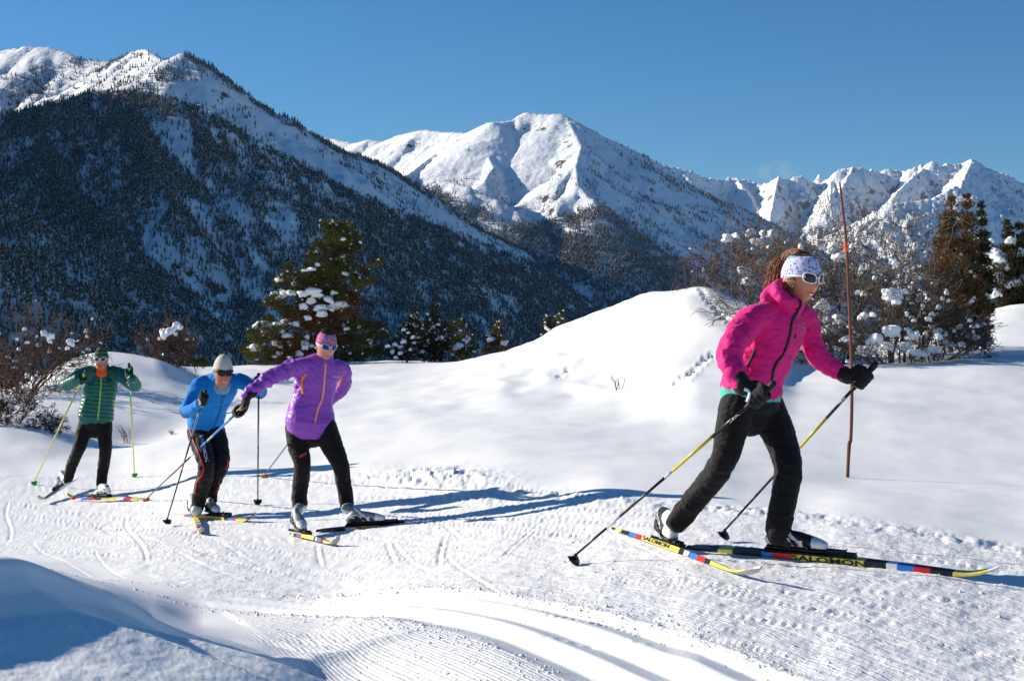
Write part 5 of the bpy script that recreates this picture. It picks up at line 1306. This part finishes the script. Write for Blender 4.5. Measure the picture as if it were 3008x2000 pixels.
# a few shared shapes for lumps of snow
CL = []
def clump_meshes():
    r = random.Random(8)
    for k in range(9):
        bm = bmesh.new(); ball(bm, (0, 0, 0), (.62, .62, .60), 12)
        for j in range(9):
            an = r.uniform(0, 6.28); q = r.uniform(.35, .72); s = r.uniform(.22, .46)
            ball(bm, (math.cos(an) * q, math.sin(an) * q, r.uniform(-.42, .30)), (s, s, s * r.uniform(.8, 1.2)), 10)
        for j in range(3):
            an = r.uniform(0, 6.28); q = r.uniform(.4, .8); ball(bm, (math.cos(an) * q, math.sin(an) * q, -.5), (.14, .14, .34), 8)
        o = remeshed('snow_clump', bm, .145, M_CLUMP, None, 3)
        me = o.data; bpy.data.objects.remove(o, do_unlink=True)
        for v in me.vertices:
            q = v.co * 2.2 + Vector((k * 5.1, 2, 0)); v.co *= 1 + .12 * mnoise.noise(q) + .05 * mnoise.noise(q * 3)
        CL.append(me)
clump_meshes()
def clump(root, p, sx, sz, r, name='snow_clump', sy=None):
    o = bpy.data.objects.new(name, r.choice(CL)); COL.objects.link(o); o.parent = root; o.location = p - Vector(root.location)
    o.scale = (sx * r.uniform(.9, 1.1), (sy or sx) * r.uniform(.8, 1.1), sz); o.rotation_euler = (r.uniform(-.15, .15), r.uniform(-.15, .15), r.uniform(0, 6.28)); return o
def bits(ml, p, s, r, d=None):
    """small lump of snow lying on a twig"""
    a = (d.normalized() if d else Vector((1, 0, 0))); a = Vector((a.x, a.y, a.z * .35)); b = Vector((-a.y, a.x, 0)); b = b.normalized() if b.length > .01 else Vector((0, 1, 0))
    L = s * r.uniform(.9, 1.5); w = s * r.uniform(.6, .9); h = s * r.uniform(.7, 1.2); n = len(ml.v)
    ring = []
    for k in range(6):
        an = 1.047 * k; ml.v.append(p + a * L * math.cos(an) * r.uniform(.8, 1.1) + b * w * math.sin(an) - UP * h * .25)
    for k in range(6):
        an = 1.047 * k; ml.v.append(p + a * L * .62 * math.cos(an) + b * w * .62 * math.sin(an) + UP * h * .55)
    ml.v.append(p + UP * h * .85); ml.v.append(p - UP * h * .45)
    for k in range(6):
        j = (k + 1) % 6
        ml.f += [(n+k, n+j, n+6+j, n+6+k), (n+6+k, n+6+j, n+12), (n+j, n+k, n+13)]; ml.m += [0, 0, 0]
def bare_bush(name, label, cat, base, height, spread, stems, seed, mat, snow=0.0080, snow_s=.03, thick=.028, group=None, lean=(0, 0), twiggy=1.0, maxseg=3300, tangle=.35, win=(-9e9, 9e9, -9e9)):
    r = random.Random(seed); root = empty(name, base, label, cat, group)
    ml = ML(); sn = ML(); tw = ML(); cnt = [0]; tips = []
    def grow(p, d, L, rad, depth):
        if cnt[0] > maxseg: return
        n = 5 if depth < 2 else 4 if depth < 3 else 3; P = [p.copy()]; seg = L / n
        for i in range(n):
            d = (d + rnd(r) * tangle * .55 + Vector((0, 0, .05 if depth < 2 else .02))).normalized()
            q = P[-1] + d * seg
            if len(P) > 2 and not (win[0] < CX + q.x / q.y * F < win[1] and CY - q.z / q.y * F > win[2]): break
            P.append(q); cnt[0] += 1
            if depth < 4 and i > 0:
                for _ in range(2 if r.random() < .45 * twiggy else 1):
                    if r.random() < .79 * twiggy:
                        a = (d + rnd(r) * .75).normalized(); grow(q, a, L * r.uniform(.45, .75), max(.0035, rad * (1 - .6 * i / n) * .55), depth + 1)
            if r.random() < snow * (1.6 if depth > 1 else 1.0) : bits(sn, q - d * seg * .5, snow_s * r.uniform(.5, 2.4), r, d)
        if len(P) < 2: return
        R_ = [max(.0045, rad * (1 - .62 * i / n)) for i in range(len(P))]
        (ml if depth < 2 else tw).tube(P, R_, 5 if depth < 1 else 3)
        tips.append(P[-1])
    for k in range(stems):
        an = 6.2832 * k / stems + r.uniform(-.3, .3); tilt = r.uniform(.15, 1.0)
        dx = math.cos(an) * spread * tilt + lean[0]; dy = math.sin(an) * spread * .6 * tilt + lean[1]
        d = Vector((dx, dy, height * (1.05 - .45 * tilt))); L = d.length * .62
        st = base + Vector((math.cos(an) * .18 * spread, math.sin(an) * .15 * spread, -.05))
        cnt[0] = 0
        def lim(): pass
        mx = maxseg; 
        grow(st, d.normalized(), L, thick * r.uniform(.6, 1.0), 0)
    ml.build('stem', mat, root); t = tw.build('branches', mat, root); t['kind'] = 'stuff'
    if sn.f: o = sn.build('snow_on_branches', M_CLUMP, root); o['kind'] = 'stuff'
    return root, tips
def conifer(name, label, base, D, top_px, clusters, mats, seed, group=None, dens=1.0, tuft=.085, snow=(), snow_bits=.15, zs=1.0, cat='tree', depth_k=1.0, bit_s=.035, radk=1.0, up=.3):
    """clusters of needle sprays: (px, py, radius in photo px, material number)"""
    r = random.Random(seed); root = empty(name, base, label, cat, group)
    pxm = F / D; tr = ML(); nd = ML(); tw = ML(); sn = ML()
    top = W(top_px[0], top_px[1], D); H = (top - base).length
    P = [base.lerp(top, k / 8) + Vector((r.uniform(-.02, .02) * H * .5, r.uniform(-.02, .02) * H * .5, 0)) * (0 if k in (0, 8) else 1) for k in range(9)]; P[0] = P[0] - UP * .2
    tr.tube(P, [max(.012, H * .022 * (1 - k / 8.6)) for k in range(9)], 8); tr.build('trunk', mats[-1], root)
    for c in clusters:
        px, py, cr = c[:3]; mi = c[3] if len(c) > 3 else 0; rad = cr / pxm * radk
        wide = abs(px - CX - (base.x / base.y * F)) / pxm
        for side in ((0,) if depth_k == 0 else (-1, 0, 1)):
            y = D + side * (rad * .9 + .35 * wide) * depth_k * r.uniform(.6, 1.1) + r.uniform(-.2, .2) * rad
            ctr = W(px, py, y) + (rnd(r) * rad * .25 if side else Vector((0, 0, 0)))
            if side and r.random() < .25: continue
            # limb from the trunk
            hz = min(max((ctr.z - base.z - wide * .25) / max(.01, top.z - base.z), .02), .97); q = base.lerp(top, hz)
            tw.tube([q, q.lerp(ctr, .5) + Vector((0, 0, -.04 * wide)), ctr], [max(.006, H * .006), max(.005, H * .004), .004], 4)
            nt = int((rad / tuft) ** 2 * 7 * dens) + 6
            for _ in range(nt):
                v = rnd(r); v = v / v.length * r.random() ** .45 * rad; v.z *= .72; p = ctr + v
                out = (v * 1.0 + (ctr - q) * .25 + UP * rad * up).normalized()
                if r.random() < .35: tw.tube([p - out * tuft * 1.3, p], [.003, .002], 3)
                for k in range(5):
                    d = (out + rnd(r) * .55).normalized(); L = tuft * r.uniform(.7, 1.4); w = d.orthogonal().normalized() * tuft * .10
                    w = Matrix.Rotation(r.uniform(0, 3.14), 3, d) @ w
                    nd.tri(p - w, p + w, p + d * L, mi)
                    if k < 2: nd.quad(p + d * L * .2, p + d * L * .5 + w * 2, p + d * L * 1.05, p + d * L * .5 - w * 2, mi)
                if r.random() < snow_bits * (.35 if v.z < 0 else 1): bits(sn, p + out * tuft * .5 + UP * .01, bit_s * r.uniform(.5, 1.5), r, rnd(r))
    o = nd.build('crown', mats[:-1], root, False); o['kind'] = 'stuff'
    t = tw.build('branches', mats[-1], root); t['kind'] = 'stuff'
    if sn.f: b = sn.build('snow_on_branches', M_CLUMP, root); b['kind'] = 'stuff'
    for (px, py, s, *fl) in snow:
        sz = s / pxm * 1.12; k = min(1.0, (fl[0] if fl else .62) * 1.5)
        clump(root, W(px, py, D - r.uniform(.3, .8) * depth_k * .8), sz, sz * k, r)
    return root
Z4 = lambda L: [(680 + .4324 * a[0], 600 + .4324 * a[1], .4324 * a[2]) + tuple(a[3:]) for a in L]
Z3 = lambda L: [(1900 + .4784 * a[0], 400 + .4784 * a[1], .4784 * a[2]) + tuple(a[3:]) for a in L]
# ---- the big pine
pine = [(650,140,45),(700,170,60),(750,150,50),(790,150,35),(680,220,70),(760,230,70),(830,230,45),(600,290,60),(680,310,70),(770,310,70),(850,290,40),(560,330,40),(620,380,70),(710,400,70),(800,400,60),(540,430,50),(640,460,70),(740,470,70),(830,480,55),(900,450,50),(960,400,45),(1010,390,35),(930,510,45),(390,420,35),(370,480,45),(320,520,45),(420,530,55),(480,480,50),(520,520,60),(600,540,60),(700,560,60),(860,550,40),
 (300,640,50),(370,600,50),(440,580,50),(270,670,40),(330,700,50),(480,680,60),(560,640,60,1),(650,600,60),(740,620,55),(800,620,50,1),(840,660,45,1),(400,730,55),(500,760,60,1),(600,740,70,1),(700,740,70,1),(800,740,60,1),(250,780,40),(200,830,50),(300,830,60),(400,820,60,1),(500,830,60,1),(600,830,70,1),(700,830,60,1),(800,830,60),(900,820,50),(980,830,40),(150,870,40),(150,900,45),(250,900,60),(350,920,60,1),(450,920,60,1),(550,930,60,1),(780,930,60),(880,920,60),(970,900,50),(1030,890,40),
 (110,980,40),(200,980,60),(300,1000,60,1),(400,1000,60,1),(500,1000,60,1),(150,1040,50),(250,1050,50),(350,1050,50,1),(760,1020,60),(860,1010,60),(950,1000,50),(600,1000,60,1),(680,950,60,1)]
pine_snow = [(755,235,20,.9),(575,320,18),(585,410,20),(540,440,36,.35),(500,450,24,.35),(780,468,36,.3),(845,458,14),(325,510,30,.5),(430,500,20),(430,540,28),(360,610,40),(400,600,40,.5),(330,630,30),(540,590,62,.4),(490,610,52,.4),(580,612,46,.45),(545,655,42,.55),(490,690,36,.6),(700,600,34,.5),(655,645,46,.45),(735,685,64,.4),(690,700,46,.4),(600,700,52,.4),(610,740,46,.45),(680,715,20),
 (200,820,52,.5),(250,830,60,.6),(240,880,45,.9),(300,820,40,.5),(380,800,46,.4),(440,810,30),(520,770,34,.5),(380,890,44,.4),(150,970,44,.5),(180,980,30),(310,940,38,.6),(400,940,28,.7),(340,960,26),(500,940,36,.6),(500,970,28),(460,1010,32,.7),(780,845,28,.45),(870,830,16),(935,925,26,.5),(320,1010,18),(545,960,18,1),(120,975,20),(340,860,26),(230,665,12),(300,600,16),(380,455,10),(435,460,10),(290,1030,20),(400,1040,24,.4),(510,900,20),(970,900,14),(790,960,12)]
base = W(960, 1070, 45); base.z = ground_z(base.x, 45)
conifer('pine_tree', 'big snow-laden pine with orange-brown lower branches behind the purple jacket skier', base, 45, (965, 650), Z4(pine), [M_NPINE, M_NBROWN, M_BARKP], 3, dens=1.3, tuft=.085, radk=1.0, snow=Z4(pine_snow), snow_bits=.02, bit_s=.05)
def young(name, label, pts, snow, D, seed, mats, sb=.10, **k):
    xs = [p[0] for p in pts]; cx = sum(xs) / len(xs); bt = max(p[1] + p[2] for p in pts); tp = min(pts, key=lambda p: p[1])
    b = W(cx, bt, D); b.z = min(b.z, ground_z(b.x, D)) if D < 80 else b.z
    return conifer(name, label, b, D, (tp[0], tp[1] - tp[2] * .8), pts, mats, seed, 'small conifers along the snowy ridge', dens=1.25, tuft=.075, snow=snow, snow_bits=sb, **k)
young('conifer', 'dark young conifer full of small snow lumps, just right of the big pine', Z4([(1240,730,25),(1230,780,35),(1200,850,50),(1250,850,50),(1160,920,60),(1230,930,60),(1100,970,50),(1180,1010,60),(1080,1010,40)]),
      Z4([(1170,850,16),(1230,900,16),(1170,930,22),(1250,830,13),(1110,950,20),(1060,960,18),(1140,970,24),(1090,1000,22),(1150,1010,20),(1240,940,16),(1215,985,15),(1120,1040,18),(1200,870,12)]), 44, 11, [M_NDARK, M_BARKP])
young('conifer', 'pointed young conifer, tallest of the group between the big pine and the snow mound', Z4([(1380,690,22),(1370,750,38),(1350,820,50),(1410,830,50),(1340,900,60),(1410,910,60),(1320,980,60),(1400,980,60),(1450,940,40),(1300,1030,50),(1390,1040,50)]),
      Z4([(1330,745,12),(1370,830,16),(1405,815,15),(1420,910,28,.9),(1340,870,14),(1300,820,10),(1310,960,18),(1270,910,20),(1230,910,14),(1340,940,13),(1300,1000,18),(1450,850,8)]), 44.6, 12, [M_NDARK, M_BARKP])
young('conifer', 'rounded olive young conifer with one broad snow cap, left of the lone small one', Z4([(1540,810,32),(1500,850,40),(1590,840,40),(1520,920,50),(1600,920,50),(1480,980,50),(1560,990,60),(1640,980,40)]),
      Z4([(1555,858,12),(1540,960,38,.6),(1520,975,24),(1580,920,18),(1610,915,16),(1480,960,14),(1600,930,14),(1650,1000,14),(1500,1020,14)]), 45, 13, [M_NPINE, M_BARKP])
young('conifer', 'lone small brownish conifer right beside the foot of the snow mound', Z4([(1810,820,22),(1800,860,38),(1770,920,45),(1830,930,45),(1760,980,50),(1840,980,50)]),
      Z4([(1770,915,24,.6),(1750,925,18),(1850,940,24,.7),(1870,930,14),(1830,890,8)]), 45, 14, [M_NJUN, M_BARKP])
young('conifer', 'tip of a conifer showing left over the slope of the snow mound', Z4([(2150,770,18),(2140,820,33),(2145,860,35),(2150,900,40)]), Z4([(2135,840,16),(2150,850,14),(2130,800,8)]), 47, 15, [M_NDARK, M_BARKP])
young('conifer', 'tip of a conifer showing right over the slope of the snow mound', Z4([(2235,745,16),(2230,780,33),(2240,815,33),(2235,860,40)]), Z4([(2220,800,9),(2245,775,7)]), 47, 16, [M_NPINE, M_BARKP])
# ---- junipers on the right
JG = 'tall junipers on the right'
def jun(label, pts, snow, D, seed, mats, basepx, tuft=.06, sb=.03, **k):
    b = W(basepx[0], basepx[1], D); b.z = ground_z(b.x, D); tp = min(pts, key=lambda p: p[1])
    return conifer('juniper', label, b, D, (tp[0], tp[1] - tp[2] * .8), pts, mats, seed, JG, dens=1.35, tuft=tuft, snow=snow, snow_bits=sb * .3, depth_k=.6, up=1.2, radk=1.28, **k)
jun('brown column-shaped juniper, leftmost of the tall pointed ones', Z3([(1872,390,16),(1868,430,26),(1860,490,38),(1850,560,52),(1840,650,62),(1820,740,68),(1810,830,70),(1850,920,75),(1830,1000,80),(1850,1100,85),(1900,1190,85),(1820,1180,70),(1930,1270,60)]),
    Z3([(1760,910,26),(1990,1010,22),(1850,1010,16),(1840,1270,34,.6),(1930,1275,26,.6),(1790,880,10),(1870,1180,14)]), 28.5, 21, [M_NJUN, M_TWIG], (2790, 1030))
jun('brown column-shaped juniper, middle of the tall pointed ones', Z3([(1966,375,16),(1966,430,26),(1965,490,34),(1965,560,46),(1960,650,52),(1960,740,58),(1955,830,66),(1960,920,70),(1990,1000,80),(1970,1100,90),(2000,1210,90),(2040,1080,60)]),
    Z3([(1985,830,14),(1975,1030,20),(2010,990,14),(2000,1240,18)]), 28.9, 22, [M_NJUN, M_TWIG], (2840, 1030))
jun('slim dark juniper, rightmost of the tall pointed ones', Z3([(2048,435,14),(2052,480,22),(2056,540,28),(2065,610,38),(2070,690,44),(2062,770,44),(2070,860,50),(2060,960,50),(2060,1060,50),(2070,1160,45),(2060,1260,50)]),
    Z3([(2030,1270,38,.8),(2010,1290,24),(2090,1060,10),(2075,1180,10)]), 29.2, 23, [M_NDARK, M_TWIG], (2888, 1030))
jun('dark conifer weighed down by big snow caps at the right edge', Z3([(2212,540,18),(2220,580,28),(2232,620,30),(2285,560,24),(2200,700,40),(2270,680,55),(2180,800,60),(2270,800,80),(2150,880,55),(2230,900,80),(2300,880,70),(2180,980,60),(2260,980,75),(2330,950,70),(2340,740,60),(2330,620,40),(2180,1060,50),(2250,1060,60),(2320,1040,70),(2200,1120,60),(2270,1120,70),(2330,1110,60)]),
    Z3([(2235,640,36,.8),(2300,710,52,.6),(2152,708,28,.7),(2145,765,84,.5),(2110,790,40,.7),(2190,790,40,.7),(2165,860,56,.6),(2260,895,62,.5),(2310,870,50,.5),(2110,935,50,.7),(2140,960,44,.7),(2115,640,22,.8),(2090,975,30),(2200,890,26),(2170,900,30)]), 40.5, 24, [M_NDARK, M_BARKP], (2985, 935), tuft=.085)
# ---- bare bushes
def bush(name, label, px, py, D, h, sp, st, seed, mat, **k):
    b = W(px, py, D); b.z = ground_z(b.x, D) - .03; return bare_bush(name, label, 'bush', b, h, sp, st, seed, mat, group='bare bushes in the snow', **k)
bR1, _ = bush('bare_bush', 'reddish bare bush spreading low over the right shoulder of the snow mound', 2215, 980, 31.5, 1.7, 1.6, 11, 31, M_TWIGR, snow=0.0016, thick=.03, lean=(0, 0), win=(1985, 9e9, 640))
bR2, _ = bush('bare_bush', 'tallest bare bush with twisted branches just behind the marker stick', 2440, 1040, 27, 3.1, 1.9, 17, 32, M_TWIG, snow=0.002, thick=.035, lean=(-.35, 0), win=(2080, 9e9, 560))
bR3, _ = bush('bare_bush', 'wide bare bush with heavy lumps of snow between the marker stick and the junipers', 2640, 1050, 25.5, 2.2, 1.7, 12, 33, M_TWIG, snow=0.0018, snow_s=.04, win=(2350, 2830, 640), thick=.035)
bR4, _ = bush('bare_bush', 'low snow-filled bare bush right behind the pink jacket skier', 2420, 1075, 24.8, 1.0, 1.0, 10, 34, M_TWIG, snow=0.006, snow_s=.03, thick=.02)
bR5, _ = bush('bare_bush', 'low bare bush with snowy twigs at the foot of the tall junipers', 2740, 1055, 25.2, 1.2, 1.0, 10, 35, M_TWIG, snow=0.005, snow_s=.035, thick=.022)
rc = random.Random(77)
def clumps_on(root, L, D, conv):
    for (px, py, s, *fl) in conv(L):
        sz = s / F * D * 1.2; clump(root, W(px, py, D + rc.uniform(-.4, .4)), sz, sz * min(1.1, (fl[0] if fl else .75) * 1.4), rc)
clumps_on(bR1, [(500,622,34,.75),(480,635,24),(552,610,30,.6),(635,592,30,.85),(712,596,26,.9),(770,600,40,.65),(805,612,22),(660,645,34,.6),(720,650,50,.6),(585,825,38,.8),(630,832,30),(620,890,38,.6),(655,893,20),(705,770,36,.5)], 29, Z3)
clumps_on(bR2, [(1085,1030,42,.85),(1095,1062,28),(1165,745,30,.7),(1190,760,18),(1190,1120,40),(1110,1130,34),(1120,1190,44),(1240,1150,20),(1020,1000,8)], 25.6, Z3)
clumps_on(bR3, [(1505,975,58,.75),(1530,1010,30),(1480,960,34),(1585,950,22,1),(1330,962,24,.9),(1295,958,16),(1525,775,24,1),(1500,760,12),(1400,868,14),(1330,1105,30),(1390,1095,20),(1500,1195,60,.6),(1400,1250,50),(1340,1310,56,.5),(1570,1290,60,.5),(1660,1330,50,.4),(1640,1220,36),(1250,1240,42,.5),(1480,1290,50,.5)], 24.6, Z3)
clumps_on(bR5, [(1780,1200,32),(1790,1230,24),(1750,1310,56,.4),(1830,1270,30),(1640,1130,16),(1730,1120,20),(1600,1090,18),(1690,1040,14),(1730,1000,14),(1750,1170,18)], 24.6, Z3)
bL1, _ = bush('bare_bush', 'dark tangled bare bush at the left edge behind the green jacket skier', 40, 1110, 30, 1.55, 1.75, 13, 41, M_TWIGR, snow=0.0032, thick=.03, lean=(.25, 0), win=(-9e9, 335, 880))
bL2, _ = bush('bare_bush', 'round bare bush with a snow cap standing on the left snow bank', 505, 1075, 35.5, 1.05, .75, 11, 42, M_TWIGR, snow=0.0019, thick=.024)
bL3, _ = bush('bare_bush', 'low bare twigs poking from the snow at the left edge', 20, 1235, 24.3, .62, .9, 10, 43, M_TWIGR, snow=0.007, snow_s=.028, thick=.012, lean=(.15, 0))
bL4, _ = bush('bare_bush', 'small twiggy shrub beside the low twigs, left of the green jacket skier', 140, 1238, 24.2, .36, .28, 6, 44, M_TWIGR, snow=0.0128, snow_s=.02, thick=.009)
Z1 = lambda L: [(.3828 * a[0], 950 + .3828 * a[1], .3828 * a[2]) + tuple(a[3:]) for a in L]
clumps_on(bL1, [(340,75,30),(385,95,34),(385,135,22,1),(540,145,34,.8),(515,190,18),(598,132,9),(210,145,18,.5),(130,120,14)], 28.8, Z1)
clumps_on(bL2, [(1265,75,44,.8),(1300,60,40),(1358,15,44,.75),(1380,30,22)], 34.5, Z1)
young('conifer', 'low olive conifer tips peeping over the snow bank beside the capped bush', [(555,1050,14),(590,1058,12),(600,1066,12),(570,1066,14)], [], 38, 45, [M_NPINE, M_BARKP], sb=.01)
# dry stalks in the snow
M_STALK = bark('dry_stalk', (.16, .09, .06, 1), (.26, .16, .11, 1))
for (px, py, h, n, sp, lb) in ((372, 1304, .30, 7, .20, 'tuft of dry stalks in the snow right of the green jacket skier'), (1818, 1146, .26, 5, .12, 'tuft of dry stalks in front of the big snow mound'),
                         (508, 1277, .07, 4, .16, 'few dry stalks barely out of the snow left of the blue fleece skier'), (1110, 1040, .20, 4, .12, 'thin stalks on the ridge next to the big pine')):
    b = Gp(px, py, 12); r = random.Random(px); k = F / b.y
    root = empty('dry_stalks', b, lb, 'plant', 'dry stalks in the snow'); ml = ML()
    for i in range(n):
        d = Vector((r.uniform(-1, .6) * sp, r.uniform(-.5, .5) * sp, h * r.uniform(.7, 1.1))); a = b + Vector((r.uniform(-.05, .05), 0, -.02)); m = a + d * .5 + Vector((.02, 0, .02))
        ml.tube([a, m, a + d], [.006, .005, .003], 3)
        for q in range(3): ml.tube([a + d * (.4 + .2 * q), a + d * (.4 + .2 * q) + Vector((r.uniform(-.05, .05), 0, .05))], [.004, .002], 3)
    o = ml.build('stalks', M_STALK, root); o['kind'] = 'stuff'
# marker stick
b = Gp(2489, 1403, 8, dz=-.05); k = F / b.y
root = empty('marker_stick', b, 'tall crooked red-brown marker stick with an orange band, planted in the snow', 'stick')
def SP(px, py, dy=0): return W(px, py, b.y + dy)
bm = bmesh.new(); sweep(bm, [b, SP(2492,1350), SP(2495,1302), SP(2499,1290), SP(2502,1200), SP(2502,1100), SP(2499,1000), SP(2494,880), SP(2489,760), SP(2484,690), SP(2474,600), SP(2467,537)], [.015,.0145,.017,.0145,.0145,.014,.0135,.013,.012,.011,.010,.008], 8, sub=4)
bm_obj('stick', bm, bark('red_brown_stick', (.13, .05, .035, 1), (.24, .10, .075, 1)), root)
bm = bmesh.new(); sweep(bm, [SP(2486,737), SP(2485,726), SP(2484,716)], [.0155] * 3, 10, sub=2); bm_obj('orange_band', bm, plain('orange_tape', S(255, 85, 40), .5, .05), root)
# ------------------------------------------------------------------ thin mountain air over the whole valley
bm = bmesh.new(); box(bm, (0, 4500, 560), (24000, 13400, 1276))
hz = bm_obj('haze', bm, bpy.data.materials.new('thin_air'), None, False)
mt = hz.data.materials[0]; mt.use_nodes = True; mt.node_tree.nodes.clear()
o1 = mt.node_tree.nodes.new('ShaderNodeOutputMaterial'); v1 = mt.node_tree.nodes.new('ShaderNodeVolumePrincipled')
v1.inputs['Color'].default_value = (.42, .66, 1, 1); v1.inputs['Density'].default_value = 1.3e-5; v1.inputs['Anisotropy'].default_value = .2
mt.node_tree.links.new(v1.outputs[0], o1.inputs['Volume'])
tag(hz, 'thin blue air over the valley', 'haze', kind='stuff')
